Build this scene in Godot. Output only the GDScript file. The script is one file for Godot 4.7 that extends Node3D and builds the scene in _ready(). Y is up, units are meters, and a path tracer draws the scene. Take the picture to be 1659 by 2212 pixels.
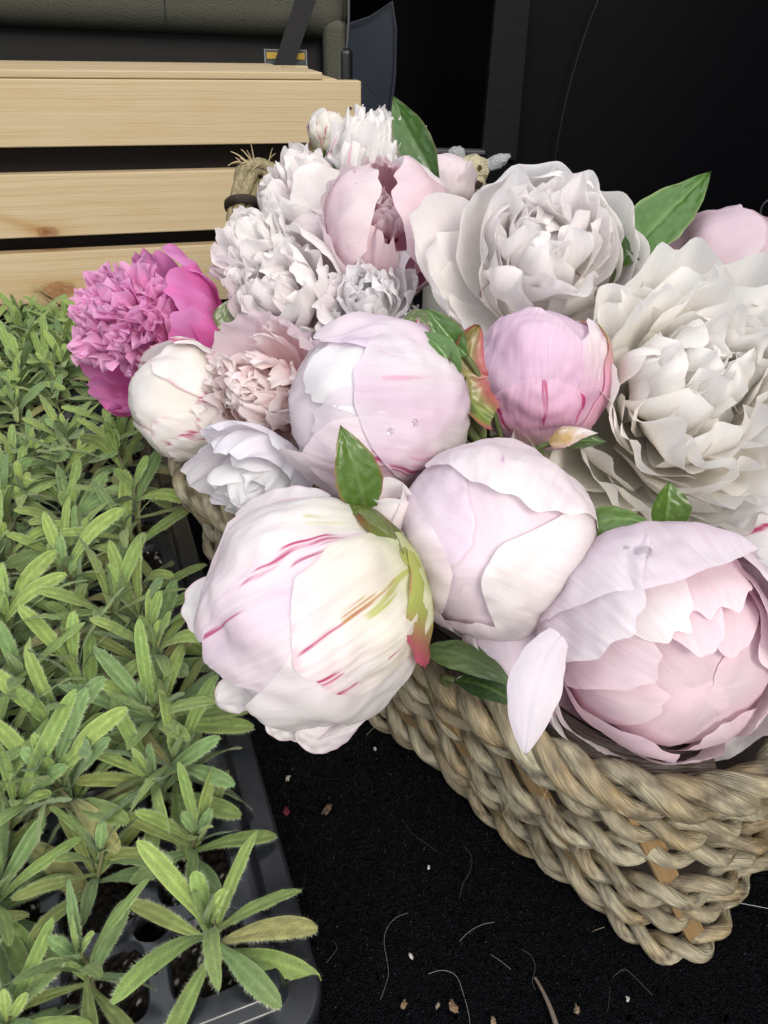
extends Node3D
# Peonies in a rope basket and trays of seedlings in the open boot of a car.

const F := 1597.3              # focal length in the units of the 1659 x 2212 layout
const CO := Vector3(0, 0.36, 0)
var CB: Basis
var nz := FastNoiseLite.new()
var rng := RandomNumberGenerator.new()
var M := {}


func _ready() -> void:
	# ---- camera, sky, sun, exposure
	CB = Basis(Vector3(1, 0, 0), deg_to_rad(-33.5)) * Basis(Vector3(0, 0, 1), deg_to_rad(1.5))
	var cam := Camera3D.new()
	cam.name = "camera"
	cam.fov = 69.4
	cam.near = 0.02
	cam.far = 60.0
	cam.transform = Transform3D(CB, CO)
	add_child(cam)
	cam.current = true
	var env := Environment.new()
	env.background_mode = Environment.BG_SKY
	var sm := ProceduralSkyMaterial.new()
	sm.sky_top_color = Color(0.96, 0.97, 1.0)
	sm.sky_horizon_color = Color(0.98, 0.99, 1.0)
	sm.sky_curve = 0.2
	sm.sky_energy_multiplier = 1.0
	sm.ground_bottom_color = Color(0.72, 0.72, 0.70)
	sm.ground_horizon_color = Color(0.72, 0.72, 0.70)
	sm.sun_angle_max = 0.0
	var sky := Sky.new()
	sky.sky_material = sm
	env.sky = sky
	env.tonemap_mode = Environment.TONE_MAPPER_LINEAR
	env.tonemap_exposure = 1.84
	env.sdfgi_enabled = true
	env.ssao_enabled = true
	env.ssil_enabled = true
	var we := WorldEnvironment.new()
	we.name = "surroundings"
	we.environment = env
	add_child(we)
	var sun := DirectionalLight3D.new()
	sun.name = "sun"
	sun.light_energy = 0.5
	sun.light_angular_distance = 24.0
	sun.light_color = Color(1.0, 0.97, 0.93)
	sun.shadow_enabled = true
	sun.look_at_from_position(Vector3(0.5, 0.95, 1.15), Vector3.ZERO)
	add_child(sun)

	rng.seed = 7
	nz.noise_type = FastNoiseLite.TYPE_SIMPLEX_SMOOTH
	nz.fractal_type = FastNoiseLite.FRACTAL_NONE
	nz.frequency = 1.0
	nz.seed = 3
	make_materials()
	car()
	basket()
	crate()
	trays()
	seedlings()
	flowers()
	leaves()
	small_things()


# ------------------------------------------------------------------ placing
func at(px: float, py: float, depth: float) -> Vector3:
	return CO + CB * Vector3((px - 829.5) / F * depth, -(py - 1106.0) / F * depth, -depth)


func onz(px: float, py: float, z: float) -> Vector3:
	var d := CB * Vector3((px - 829.5) / F, -(py - 1106.0) / F, -1.0)
	return CO + d * (z / d.z)


func ony(px: float, py: float, y: float) -> Vector3:
	var d := CB * Vector3((px - 829.5) / F, -(py - 1106.0) / F, -1.0)
	return CO + d * ((y - CO.y) / d.y)


func lin(r: float, g: float, b: float) -> Color:
	return Color(r, g, b).linear_to_srgb()


# ------------------------------------------------------------------ nodes
func thing(called: String, label: String, category: String, tr := Transform3D(), group := "") -> Node3D:
	var o := Node3D.new()
	o.name = called
	o.transform = tr
	tag(o, label, category, group)
	add_child(o, true)
	return o


func tag(o: Node, label: String, category: String, group := "") -> void:
	o.set_meta("label", label)
	o.set_meta("category", category)
	if group:
		o.set_meta("group", group)


func part(called: String, mesh: Mesh, mat: Material, parent: Node) -> MeshInstance3D:
	var o := MeshInstance3D.new()
	o.name = called
	o.mesh = mesh
	if mat:
		o.material_override = mat
	parent.add_child(o, true)
	return o


func struct(called: String, mesh: Mesh, mat: Material) -> MeshInstance3D:
	var o := part(called, mesh, mat, self)
	o.set_meta("kind", "structure")
	return o


# ------------------------------------------------------------------ mesh helpers
func commit(P: PackedVector3Array, Nn: PackedVector3Array, C: PackedColorArray, U: PackedVector2Array, I: PackedInt32Array) -> ArrayMesh:
	var a := []
	a.resize(Mesh.ARRAY_MAX)
	a[Mesh.ARRAY_VERTEX] = P
	a[Mesh.ARRAY_NORMAL] = Nn
	if C.size():
		a[Mesh.ARRAY_COLOR] = C
	if U.size():
		a[Mesh.ARRAY_TEX_UV] = U
	a[Mesh.ARRAY_INDEX] = I
	var m := ArrayMesh.new()
	m.add_surface_from_arrays(Mesh.PRIMITIVE_TRIANGLES, a)
	return m


# a sheet of (nu+1) x (nv+1) points, u runs first
func sheet(P: PackedVector3Array, C: PackedColorArray, U: PackedVector2Array, nu: int, nv: int, wrap_u := false) -> ArrayMesh:
	var w := nu + 1
	var Nn := PackedVector3Array()
	Nn.resize(P.size())
	var I := PackedInt32Array()
	I.resize(nu * nv * 6)
	var k := 0
	for j in nv + 1:
		for i in w:
			var i0 := maxi(i - 1, 0)
			var i1 := mini(i + 1, nu)
			if wrap_u:
				i0 = i - 1 if i > 0 else nu - 1
				i1 = i + 1 if i < nu else 1
			var du := P[j * w + i1] - P[j * w + i0]
			var dv := P[mini(j + 1, nv) * w + i] - P[maxi(j - 1, 0) * w + i]
			var n := du.cross(dv)
			Nn[j * w + i] = n.normalized() if n.length_squared() > 1e-20 else Vector3.UP
			if i < nu and j < nv:
				var a := j * w + i
				I[k] = a
				I[k + 1] = a + w
				I[k + 2] = a + 1
				I[k + 3] = a + 1
				I[k + 4] = a + w
				I[k + 5] = a + w + 1
				k += 6
	return commit(P, Nn, C, U, I)


func box(center: Vector3, size: Vector3, r := 0.0, n := 3) -> ArrayMesh:
	# a box with rounded edges, uv in metres
	var P := PackedVector3Array()
	var Nn := PackedVector3Array()
	var U := PackedVector2Array()
	var I := PackedInt32Array()
	var h := size * 0.5
	r = minf(r, minf(h.x, minf(h.y, h.z)))
	var inner := h - Vector3(r, r, r)
	var ts := []
	for i in (2 * n + 2 if r > 0.0 else 2):
		ts.append([-1.0 if i < (n + 1 if r > 0.0 else 1) else 1.0, tan(edge_angle(i, n)) if r > 0.0 else 0.0])
	var w := ts.size()
	for nrm: Vector3 in [Vector3.RIGHT, Vector3.LEFT, Vector3.UP, Vector3.DOWN, Vector3.BACK, Vector3.FORWARD]:
		var up := Vector3.UP if absf(nrm.y) < 0.5 else Vector3.FORWARD
		var sd := up.cross(nrm)
		var base := P.size()
		for tv in ts:
			for tu in ts:
				var core := nrm * absf(nrm.dot(inner)) + up * absf(up.dot(inner)) * float(tv[0]) + sd * absf(sd.dot(inner)) * float(tu[0])
				var q := (nrm + sd * float(tu[1]) + up * float(tv[1])).normalized()
				P.append(center + core + q * r)
				Nn.append(q)
				U.append(Vector2(sd.dot(core + q * r), up.dot(core + q * r)))
		for j in w - 1:
			for i in w - 1:
				var a := base + j * w + i
				I.append_array([a, a + w, a + 1, a + 1, a + w, a + w + 1])
	return commit(P, Nn, PackedColorArray(), U, I)


func edge_angle(i: int, n: int) -> float:
	if i <= n:
		return -PI * 0.25 * (1.0 - float(i) / n)
	return PI * 0.25 * float(i - n - 1) / n


# a tube along points with a radius each; colour from col
func tube(pts: PackedVector3Array, rad: PackedFloat32Array, sides := 8, col := Color(1, 1, 1)) -> ArrayMesh:
	var P := PackedVector3Array()
	var C := PackedColorArray()
	var U := PackedVector2Array()
	var n := pts.size()
	var side := Vector3.ZERO
	var s := 0.0
	for j in n:
		var t := (pts[mini(j + 1, n - 1)] - pts[maxi(j - 1, 0)]).normalized()
		if j == 0:
			side = t.cross(Vector3.UP if absf(t.y) < 0.9 else Vector3.RIGHT).normalized()
		else:
			s += pts[j].distance_to(pts[j - 1])
		side = (side - t * side.dot(t)).normalized()
		var up := side.cross(t)
		for i in sides + 1:
			var a := TAU * float(i) / sides
			P.append(pts[j] + (side * cos(a) + up * sin(a)) * rad[j])
			C.append(col)
			U.append(Vector2(float(i) / sides, s / 0.02))
	return sheet(P, C, U, sides, n - 1, true)


func bez(a: Vector3, b: Vector3, c: Vector3, t: float) -> Vector3:
	return a * (1 - t) * (1 - t) + b * 2.0 * t * (1 - t) + c * t * t


func bez_tube(a: Vector3, b: Vector3, c: Vector3, r0: float, r1: float, n := 10, sides := 6, col := Color(1, 1, 1)) -> ArrayMesh:
	var pts := PackedVector3Array()
	var rad := PackedFloat32Array()
	for j in n + 1:
		var t := float(j) / n
		pts.append(bez(a, b, c, t))
		rad.append(lerpf(r0, r1, t))
	return tube(pts, rad, sides, col)


func ball(c: Vector3, r: Vector3, bumps := 0.0, nu := 20, nv := 14, seed_ := 0.0, col := Color(1, 1, 1), b := Basis()) -> ArrayMesh:
	var P := PackedVector3Array()
	var C := PackedColorArray()
	var U := PackedVector2Array()
	for j in nv + 1:
		var th := PI * float(j) / nv
		for i in nu + 1:
			var ph := TAU * float(i) / nu
			var d := Vector3(sin(th) * cos(ph), -cos(th), -sin(th) * sin(ph))
			var k := 1.0 + bumps * nz.get_noise_3d(d.x * 1.6 + seed_, d.y * 1.6, d.z * 1.6)
			P.append(c + b * (d * r * k))
			C.append(col)
			U.append(Vector2(float(i) / nu, float(j) / nv))
	return sheet(P, C, U, nu, nv, true)


# ------------------------------------------------------------------ materials
func std(c: Color, rough := 0.7, extra := {}) -> StandardMaterial3D:
	var m := StandardMaterial3D.new()
	m.albedo_color = c
	m.roughness = rough
	for k in extra:
		m.set(k, extra[k])
	return m


func noise_image(w: int, h: int, sx: float, sy: float, lo: float, hi: float, sd: int, oct := 3) -> ImageTexture:
	# noise that repeats without a seam, as grey
	var f := FastNoiseLite.new()
	f.seed = sd
	f.noise_type = FastNoiseLite.TYPE_SIMPLEX_SMOOTH
	f.frequency = 1.0
	f.fractal_type = FastNoiseLite.FRACTAL_FBM
	f.fractal_octaves = oct
	var im := Image.create_empty(w, h, false, Image.FORMAT_RGB8)
	for y in h:
		var b := TAU * y / h
		var by := Vector2(cos(b), sin(b)) * sy / TAU
		for x in w:
			var g := 0.5 + 0.75 * f.get_noise_3d(x * sx / w, by.x, by.y)
			g = lerpf(lo, hi, clampf(g, 0.0, 1.0))
			im.set_pixel(x, y, Color(g, g, g))
	return ImageTexture.create_from_image(im)


func make_materials() -> void:
	var streak := noise_image(256, 256, 46.0, 2.2, 0.97, 1.0, 11, 3)
	var streak_h := noise_image(256, 256, 34.0, 2.6, 0.0, 1.0, 12, 3)
	M.petal = std(Color(1, 1, 1), 0.6, {"vertex_color_use_as_albedo": true, "albedo_texture": streak, "heightmap_enabled": true, "heightmap_texture": streak_h, "heightmap_scale": 0.008,
		"backlight_enabled": true, "backlight": Color(0.97, 0.97, 0.97), "metallic_specular": 0.35})
	M.petal_small = std(Color(1, 1, 1), 0.6, {"vertex_color_use_as_albedo": true, "backlight_enabled": true, "backlight": Color(0.97, 0.97, 0.97), "metallic_specular": 0.3})
	M.leaf = std(Color(1, 1, 1), 0.34, {"vertex_color_use_as_albedo": true, "backlight_enabled": true, "backlight": Color(0.35, 0.35, 0.35), "metallic_specular": 0.5})
	M.seedling = std(Color(1, 1, 1), 0.75, {"vertex_color_use_as_albedo": true, "backlight_enabled": true, "backlight": Color(0.5, 0.5, 0.5), "metallic_specular": 0.3, "uv1_triplanar": true, "uv1_scale": Vector3(42, 42, 42), "albedo_texture": noise_image(256, 256, 60, 60, 0.66, 1.0, 13, 2), "heightmap_enabled": true, "heightmap_texture": noise_image(256, 256, 44, 44, 0.0, 1.0, 14, 2), "heightmap_scale": 0.03,
		"rim_enabled": true, "rim": 0.35, "rim_tint": 0.2})
	M.hair = std(lin(0.62, 0.70, 0.45), 0.8, {"backlight_enabled": true, "backlight": Color(0.6, 0.6, 0.6)})
	M.stem = std(Color(1, 1, 1), 0.6, {"vertex_color_use_as_albedo": true})
	var rope_h := noise_image(256, 256, 30.0, 4.0, 0.0, 1.0, 21, 4)
	M.rope = std(Color(1, 1, 1), 0.68, {"vertex_color_use_as_albedo": true, "heightmap_enabled": true, "heightmap_texture": rope_h, "heightmap_scale": 0.05,
		"albedo_texture": noise_image(256, 256, 7.0, 6.0, 0.66, 1.0, 22, 4), "metallic_specular": 0.5})
	M.stake = wood(lin(0.27, 0.18, 0.085), lin(0.12, 0.07, 0.03), 31)
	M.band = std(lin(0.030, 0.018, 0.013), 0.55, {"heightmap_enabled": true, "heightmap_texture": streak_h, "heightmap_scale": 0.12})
	M.carpet = std(lin(0.0075, 0.0080, 0.0098), 0.95, {"metallic_specular": 0.1, "heightmap_enabled": true, "heightmap_texture": noise_image(512, 512, 120, 120, 0, 1, 41, 2), "heightmap_scale": 0.25,
		"uv1_triplanar": true, "uv1_world_triplanar": true, "uv1_scale": Vector3(9, 9, 9)})
	M.pile = std(Color(1, 1, 1), 0.95, {"vertex_color_use_as_albedo": true, "metallic_specular": 0.1})
	M.black_plastic = std(lin(0.010, 0.011, 0.013), 0.42, {"metallic_specular": 0.5})
	M.tray = std(lin(0.014, 0.016, 0.020), 0.36, {"metallic_specular": 0.5, "roughness_texture": noise_image(256, 256, 9, 9, 0.55, 1.0, 51, 4), "uv1_triplanar": true, "uv1_scale": Vector3(12, 12, 12)})
	M.soil = std(Color(1, 1, 1), 0.95, {"vertex_color_use_as_albedo": true, "metallic_specular": 0.2})
	M.trim = std(lin(0.0028, 0.0032, 0.0042), 0.75, {"metallic_specular": 0.25})
	M.pillar = std(lin(0.016, 0.017, 0.018), 0.95, {"metallic_specular": 0.1, "heightmap_enabled": true, "heightmap_texture": noise_image(256, 256, 60, 60, 0, 1, 61, 2), "heightmap_scale": 0.1, "uv1_triplanar": true, "uv1_scale": Vector3(8, 8, 8)})
	M.olive = std(lin(0.060, 0.062, 0.046), 0.85, {"heightmap_enabled": true, "heightmap_texture": noise_image(256, 256, 50, 50, 0, 1, 62, 2), "heightmap_scale": 0.1, "uv1_triplanar": true, "uv1_scale": Vector3(8, 8, 8)})
	M.seat_black = std(lin(0.012, 0.012, 0.012), 0.9)
	M.blue_plastic = std(lin(0.022, 0.032, 0.055), 0.4)
	M.roof = std(lin(0.20, 0.19, 0.17), 0.9)
	M.crate_end = std(lin(0.50, 0.39, 0.22), 0.8)
	M.dot = std(Color(1, 1, 1), 0.8, {"vertex_color_use_as_albedo": true})
	M.water = std(Color(1, 1, 1, 0.0), 0.02, {"refraction_enabled": true, "refraction_scale": 0.033, "transparency": BaseMaterial3D.TRANSPARENCY_ALPHA})


func wood(light: Color, dark: Color, sd: int, knots := []) -> StandardMaterial3D:
	# long grain along x, with soft growth lines, flecks and knots given as [x, y, radius]
	var w := 1024
	var h := 160
	var f := FastNoiseLite.new()
	f.seed = sd
	f.noise_type = FastNoiseLite.TYPE_SIMPLEX_SMOOTH
	f.frequency = 1.0
	var im := Image.create_empty(w, h, false, Image.FORMAT_RGB8)
	for y in h:
		for x in w:
			var u := float(x) / w
			var v := float(y) / h
			var vv := v + 0.035 * f.get_noise_2d(u * 2.2, sd) + 0.012 * f.get_noise_2d(u * 7.0, v * 3.0)
			var dk := 0.0
			var kn := 0.0
			var kd := 9.0
			for k in knots:
				var dx: float = (u - k[0]) * 6.4
				var dy: float = v - k[1]
				var d := sqrt(dx * dx + dy * dy * 1.3) / float(k[2]) + 0.25 * f.get_noise_2d(u * 30.0, v * 5.0)
				vv += 0.10 * (dy / (0.15 + absf(dy))) * exp(-d * d * 0.18)
				kd = minf(kd, d)
				kn = maxf(kn, 1.0 - smoothstep(0.62, 1.05, d))
				dk += 0.35 * exp(-d * d * 0.35)
				if k.size() > 3:       # a dark tail that runs from the knot along the grain
					var tx: float = (k[0] - u) * 6.4
					var ty: float = dy + tx * float(k[3])
					if tx > 0.0 and tx < 0.9:
						dk += 0.55 * exp(-pow(ty / 0.09, 2)) * (1.0 - tx / 0.9)
			var ring := f.get_noise_2d(vv * 9.0, 40.0 + u * 0.4)
			var line := pow(clampf(1.0 - absf(fposmod(vv * 5.3 + 0.3 * f.get_noise_1d(vv * 4.0), 1.0) - 0.5) * 7.0, 0.0, 1.0), 2.0)
			var fine := f.get_noise_2d(u * 14.0, v * 70.0)
			var g := 0.22 + 0.16 * ring + 0.32 * line * (0.6 + 0.5 * f.get_noise_2d(u * 1.5, 9.0 + vv * 4.0)) + 0.035 * fine + 0.10 * f.get_noise_2d(u * 5.0, v * 3.0 + 20.0)
			if f.get_noise_2d(u * 90.0 + 5.0, v * 26.0) > 0.80:
				g += 0.25
			g = clampf(g + dk, 0.0, 1.0)
			var c := light.lerp(dark, g)
			if kn > 0.0:
				c = c.lerp(Color(0.60, 0.42, 0.29).lerp(Color(0.38, 0.23, 0.15), clampf(0.5 + 0.22 * sin(kd * 9.0) + 0.7 * f.get_noise_2d(u * 50, v * 12), 0.0, 1.0)), kn * 0.62)
			im.set_pixel(x, y, c)
	var m := std(Color(1, 1, 1), 0.72, {"albedo_texture": ImageTexture.create_from_image(im), "metallic_specular": 0.3})
	m.heightmap_enabled = true
	m.heightmap_texture = noise_image(256, 128, 6.0, 60.0, 0, 1, sd + 1, 3)
	m.heightmap_scale = 0.018
	return m


# ------------------------------------------------------------------ petals
# One petal in its flower's axes: y along the flower's axis, phi 0 towards z.
# The middle line runs in the meridian plane; psi is its angle from the axis at the base, the middle and the tip.
func petal(p: Dictionary) -> ArrayMesh:
	var nu: int = p.get("nu", 16)
	var nv: int = p.get("nv", 16)
	var phi := deg_to_rad(float(p.get("phi", 0.0)))
	var L: float = p.L
	var W: float = p.W
	var ps: Array = p.psi
	var r0: float = p.get("r0", 0.0)
	var z0: float = p.get("z0", 0.0)
	var rl0: float = p.get("rl0", 0.05)
	var rl1: float = p.get("rl1", rl0)
	var wb: float = p.get("wb", 0.3)
	var vm: float = p.get("vm", 0.6)
	var wt: float = p.get("wt", 0.75)
	var k: float = p.get("k", 0.3)
	var pw: float = p.get("pw", 2.4)
	var rag: float = p.get("rag", 0.02)
	var rf: float = p.get("rf", 5.0)
	var ruf: float = p.get("ruf", 0.0)
	var ruff: float = p.get("ruff", 3.0)
	var ce: float = p.get("ce", 0.0)
	var ct: float = p.get("ct", 0.0)
	var skew: float = p.get("skew", 0.0)
	var tw: float = p.get("tw", 0.0)
	var lump: float = p.get("lump", 0.0)
	var gl: float = p.get("gl", 0.0)
	var wr: float = p.get("wr", 0.0)
	var tone: float = p.get("tone", 1.0)
	var gs: float = p.get("gs", 0.0)
	var sd: float = p.get("sd", rng.randf() * 50.0)
	var cols: Array = p.col
	var c0: Color = cols[0]
	var c1: Color = cols[1]
	var c2: Color = cols[2]
	var cb: Color = p.get("cb", c1)
	var blush: float = p.get("blush", 0.0)
	var vein: float = p.get("vein", 0.025)
	var ec: Color = p.get("ec", c2)
	var edge: float = p.get("edge", 0.0)
	var fl: Array = p.get("fl", [])
	if rag <= 0.101:
		rag *= 0.5
	var rk := 0.6 if rag > 0.1 else 0.07
	var rfk := 1.0 if rag > 0.1 else 0.45
	# the middle line
	var n := 40
	var sr := PackedFloat32Array()
	var sz := PackedFloat32Array()
	var sp := PackedFloat32Array()
	var rho := r0
	var z := z0
	var a0 := deg_to_rad(float(ps[0]))
	var a1 := deg_to_rad(float(ps[1]))
	var a2 := deg_to_rad(float(ps[2]))
	for i in n + 2:
		var t := float(i) / n
		var psi := a0 * (1 - t) * (1 - 2 * t) + a1 * 4.0 * t * (1 - t) + a2 * t * (2 * t - 1)
		sr.append(rho)
		sz.append(z)
		sp.append(psi)
		rho += sin(psi) * L / n
		z += cos(psi) * L / n
	var out := Vector3(sin(phi), 0, cos(phi))
	var lat := Vector3.UP.cross(out)
	var P := PackedVector3Array()
	var C := PackedColorArray()
	var U := PackedVector2Array()
	P.resize((nu + 1) * (nv + 1))
	C.resize(P.size())
	U.resize(P.size())
	var q := 0
	for j in nv + 1:
		var v := float(j) / nv
		for i in nu + 1:
			var u := -1.0 + 2.0 * i / nu
			var au := absf(u)
			var vv := v * (1.0 - k * pow(au, pw))
			if rag > 0.0:
				vv += rag * v * v * v * (nz.get_noise_2d(u * rf * rfk, sd) + rk * nz.get_noise_2d(u * rf * 2.7, sd + 9.0))
			vv = clampf(vv, 0.0, 1.02)
			var fi := vv * n
			var i0 := mini(int(fi), n)
			var ft := fi - i0
			var psi := lerpf(sp[i0], sp[i0 + 1], ft)
			var pr := lerpf(sr[i0], sr[i0 + 1], ft)
			var pz := lerpf(sz[i0], sz[i0 + 1], ft)
			var wv: float
			if vv < vm:
				wv = W * lerpf(wb, 1.0, sin(PI * 0.5 * vv / vm))
			else:
				var x := (vv - vm) / (1.0 - vm)
				wv = W * lerpf(1.0, wt, x * x)
			wv *= 1.0 + 0.05 * nz.get_noise_2d(vv * 3.0 + (20.0 if u > 0 else 0.0), sd)
			var nrm := out * cos(psi) + Vector3(0, -sin(psi), 0)
			var la := lat
			if tw != 0.0:
				var tg := out * sin(psi) + Vector3(0, cos(psi), 0)
				la = lat.rotated(tg, tw * vv)
				nrm = nrm.rotated(tg, tw * vv)
			var rl := lerpf(rl0, rl1, vv)
			var ang := u * wv / rl
			var e := smoothstep(0.72, 1.0, au)
			var et := smoothstep(0.78, 1.0, v)
			var disp := ce * e * e * vv + ct * et * et
			if ruf > 0.0:
				disp += ruf * vv * vv * (0.25 + 0.75 * maxf(au, vv * vv)) * nz.get_noise_2d(u * ruff + sd, vv * 1.3 + sd)
			if wr > 0.0:
				disp += wr * (0.3 + vv) * (nz.get_noise_2d(u * 9.0 + sd, vv * 1.6) + 0.6 * nz.get_noise_2d(u * 22.0 + sd, vv * 3.0 - sd))
			if lump > 0.0:
				disp += lump * nz.get_noise_2d(u * 1.3 + sd, vv * 1.8 - sd)
			var pos := out * pr + Vector3(0, pz, 0) + la * (rl * sin(ang) + skew * L * vv * vv) + nrm * (disp - rl * (1.0 - cos(ang)))
			if gl > 0.0:
				var d := pos.normalized()
				pos *= 1.0 + gl * nz.get_noise_3d(d.x * 1.3 + gs, d.y * 1.3, d.z * 1.3) + 0.25 * gl * nz.get_noise_3d(d.x * 4.0, d.y * 4.0 + gs, d.z * 4.0)
			P[q] = pos
			# colour
			var c := c0.lerp(c1, smoothstep(0.0, 0.5, vv)).lerp(c2, smoothstep(0.5, 1.0, vv))
			if blush > 0.0:
				c = c.lerp(cb, blush * clampf(0.45 + 0.8 * nz.get_noise_2d(u * 1.1 + sd * 1.7, vv * 1.5 + sd), 0.0, 1.0))
			if vein > 0.0:
				var s := 0.5 + 0.5 * nz.get_noise_2d(u * 26.0 + sd, vv * 1.1)
				c = c * Color(1.0 - vein * 0.6 * s, 1.0 - vein * 1.6 * s, 1.0 - vein * s)
			if edge > 0.0:
				var ee := maxf(smoothstep(0.94, 1.0, au), smoothstep(0.95, 1.0, v))
				ee *= edge * clampf(0.5 + 1.4 * nz.get_noise_2d(u * 3.0 + sd, v * 3.0), 0.0, 1.0)
				c = c.lerp(ec, clampf(ee, 0.0, 1.0))
			for f in fl:     # [u, v from, v to, half width, colour, strength]
				var t: float = (v - f[1]) / (f[2] - f[1])
				if t < -0.1 or t > 1.1:
					continue
				var du: float = (u - f[0] - 0.10 * f[3] * 6.0 * nz.get_noise_2d(v * 4.0, f[0] * 9.0 + sd)) / (f[3] * (0.25 + 0.75 * t))
				var g := exp(-du * du) * smoothstep(-0.1, 0.35, t) * (1.0 - smoothstep(1.0, 1.1, t))
				g *= f[5] * (0.62 + 0.5 * nz.get_noise_2d(u * 22.0 + sd, v * 1.2) + 0.9 * nz.get_noise_2d(u * 75.0 + sd, v * 1.6))
				c = c.lerp(f[4], 0.92 * smoothstep(0.10, 0.72, g))
			c = c * tone
			c.a = 1.0
			C[q] = c
			U[q] = Vector2(u * wv / 0.05 + sd, vv * L / 0.05)
			q += 1
	return sheet(P, C, U, nu, nv)


# A flower whose middle is seen at (px, py) with that radius in the picture and that real radius.
func flower(called: String, label: String, px: float, py: float, rpx: float, R: float, A: Vector3, ref := Vector3(0, 0, 1), group := "peonies heaped in the basket") -> Node3D:
	var c := at(px, py, F * R / rpx)
	var y := (CB * A).normalized()
	var r := CB * ref
	var z := (r - y * r.dot(y)).normalized()
	var b := Basis(y.cross(z), y, z)
	var o := thing(called, label, "peony", Transform3D(b, c), group)
	o.set_meta("r", R)
	stem(o, R)
	return o


func stem(o: Node3D, R: float) -> void:
	var inv := o.transform.affine_inverse()
	var foot := Vector3(lerpf(o.position.x, 0.16, 0.55), 0.06, lerpf(o.position.z, -0.48, 0.5))
	var a := Vector3(0, -R * 0.96, 0)
	part("stem", bez_tube(a, a + Vector3(0, -0.022, 0), inv * foot, 0.0032, 0.0028, 10, 6, Color(0.12, 0.17, 0.05)), M.stem, o)


# a petal lying on the ball of radius r
func bp(o: Node3D, r: float, phi: float, th: float, W: float, e := {}, called := "petal") -> MeshInstance3D:
	var p := {"phi": phi, "L": r * deg_to_rad(th), "W": W * r, "psi": [90.0, 90.0 - th * 0.5, 90.0 - th], "z0": -r, "rl0": r, "nu": 22, "nv": 22, "k": 0.25, "tone": 0.97, "wr": r * 0.004, "gl": 0.07, "gs": o.position.x * 90.0}
	p.merge(e, true)
	return part(called, petal(p), M.petal, o)


# a petal that opens, with its own spine
func op(o: Node3D, phi: float, L: float, W: float, psi: Array, e := {}, called := "petal") -> MeshInstance3D:
	var p := {"phi": phi, "L": L, "W": W, "psi": psi}
	p.merge(e, true)
	return part(called, petal(p), M.petal, o)


const WHITE := Color(0.93, 0.92, 0.905)
const COOL := Color(0.92, 0.92, 0.93)
const CREAM := Color(0.91, 0.885, 0.79)
const BLUSH := Color(0.93, 0.85, 0.865)
const LILAC := Color(0.92, 0.825, 0.875)
const PINK := Color(0.88, 0.62, 0.71)
const ROSE := Color(0.83, 0.46, 0.60)
const MAG := Color(0.52, 0.025, 0.17)
const WINE := Color(0.20, 0.012, 0.05)
const LIME := Color(0.58, 0.62, 0.20)
const PALEGREEN := Color(0.72, 0.76, 0.50)


func core(o: Node3D, r: float, cols: Array, e := {}) -> void:
	# the packed inner petals of a closed bud
	for i in 5:
		var p := {"col": cols, "k": 0.15, "nu": 16, "nv": 16, "blush": 0.3, "cb": LILAC}
		p.merge(e, true)
		bp(o, r * (0.955 - 0.006 * i), i * 72.0 + 20.0, 205.0, 0.95, p)


func plain_bud(o: Node3D, R: float, n: int, e: Dictionary, spots := 0.5, lo := 120.0, hi := 165.0) -> void:
	core(o, R, e.col, {"cb": e.get("cb", LILAC)})
	for i in n:
		var p := e.duplicate()
		p.rag = rng.randf_range(0.015, 0.05)
		p.ce = rng.randf_range(-0.0004, 0.0012)
		p.ct = rng.randf_range(-0.0004, 0.0016)
		var f := []
		for q in 3:
			if rng.randf() < spots:
				var v1 := rng.randf_range(0.7, 1.0)
				f.append([rng.randf_range(-0.95, 0.95), v1 - rng.randf_range(0.15, 0.4), v1, rng.randf_range(0.02, 0.07), MAG, rng.randf_range(0.6, 1.0)])
		p.fl = f
		bp(o, R * (0.97 + 0.018 * i), i * 137.5 + rng.randf_range(-20, 20) + float(e.get("phi0", 0.0)), rng.randf_range(lo, hi), rng.randf_range(0.7, 1.0), p)


func bomb(o: Node3D, R: float, n: int, cols: Array, e := {}) -> void:
	# a dome of narrow ragged petals
	for i in n:
		var ct := 1.0 - (1.0 - cos(deg_to_rad(float(e.get("spread", 84.0))))) * (i + 0.5) / n
		var th := rad_to_deg(acos(ct))
		var len := R * rng.randf_range(0.84, 1.04)
		var p := {"phi": i * 137.508 + rng.randf_range(-14, 14), "L": len, "W": R * rng.randf_range(0.19, 0.30), "psi": [th * 0.9, th + rng.randf_range(-12, 6), th + rng.randf_range(-46, 14)],
			"r0": 0.0, "z0": 0.0, "rl0": R * 0.3, "rl1": R * rng.randf_range(0.14, 0.4), "wb": 0.25, "vm": 0.75, "wt": 0.8, "k": rng.randf_range(0.05, 0.25), "rag": rng.randf_range(0.05, 0.13), "rf": 2.6,
			"ruf": R * 0.16, "ruff": 2.4, "tw": rng.randf_range(-1.2, 1.2), "nu": 10, "nv": 12, "col": cols, "vein": 0.06}
		p.merge(e, true)
		part("inner_petal", petal(p), M.petal_small, o)


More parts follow.
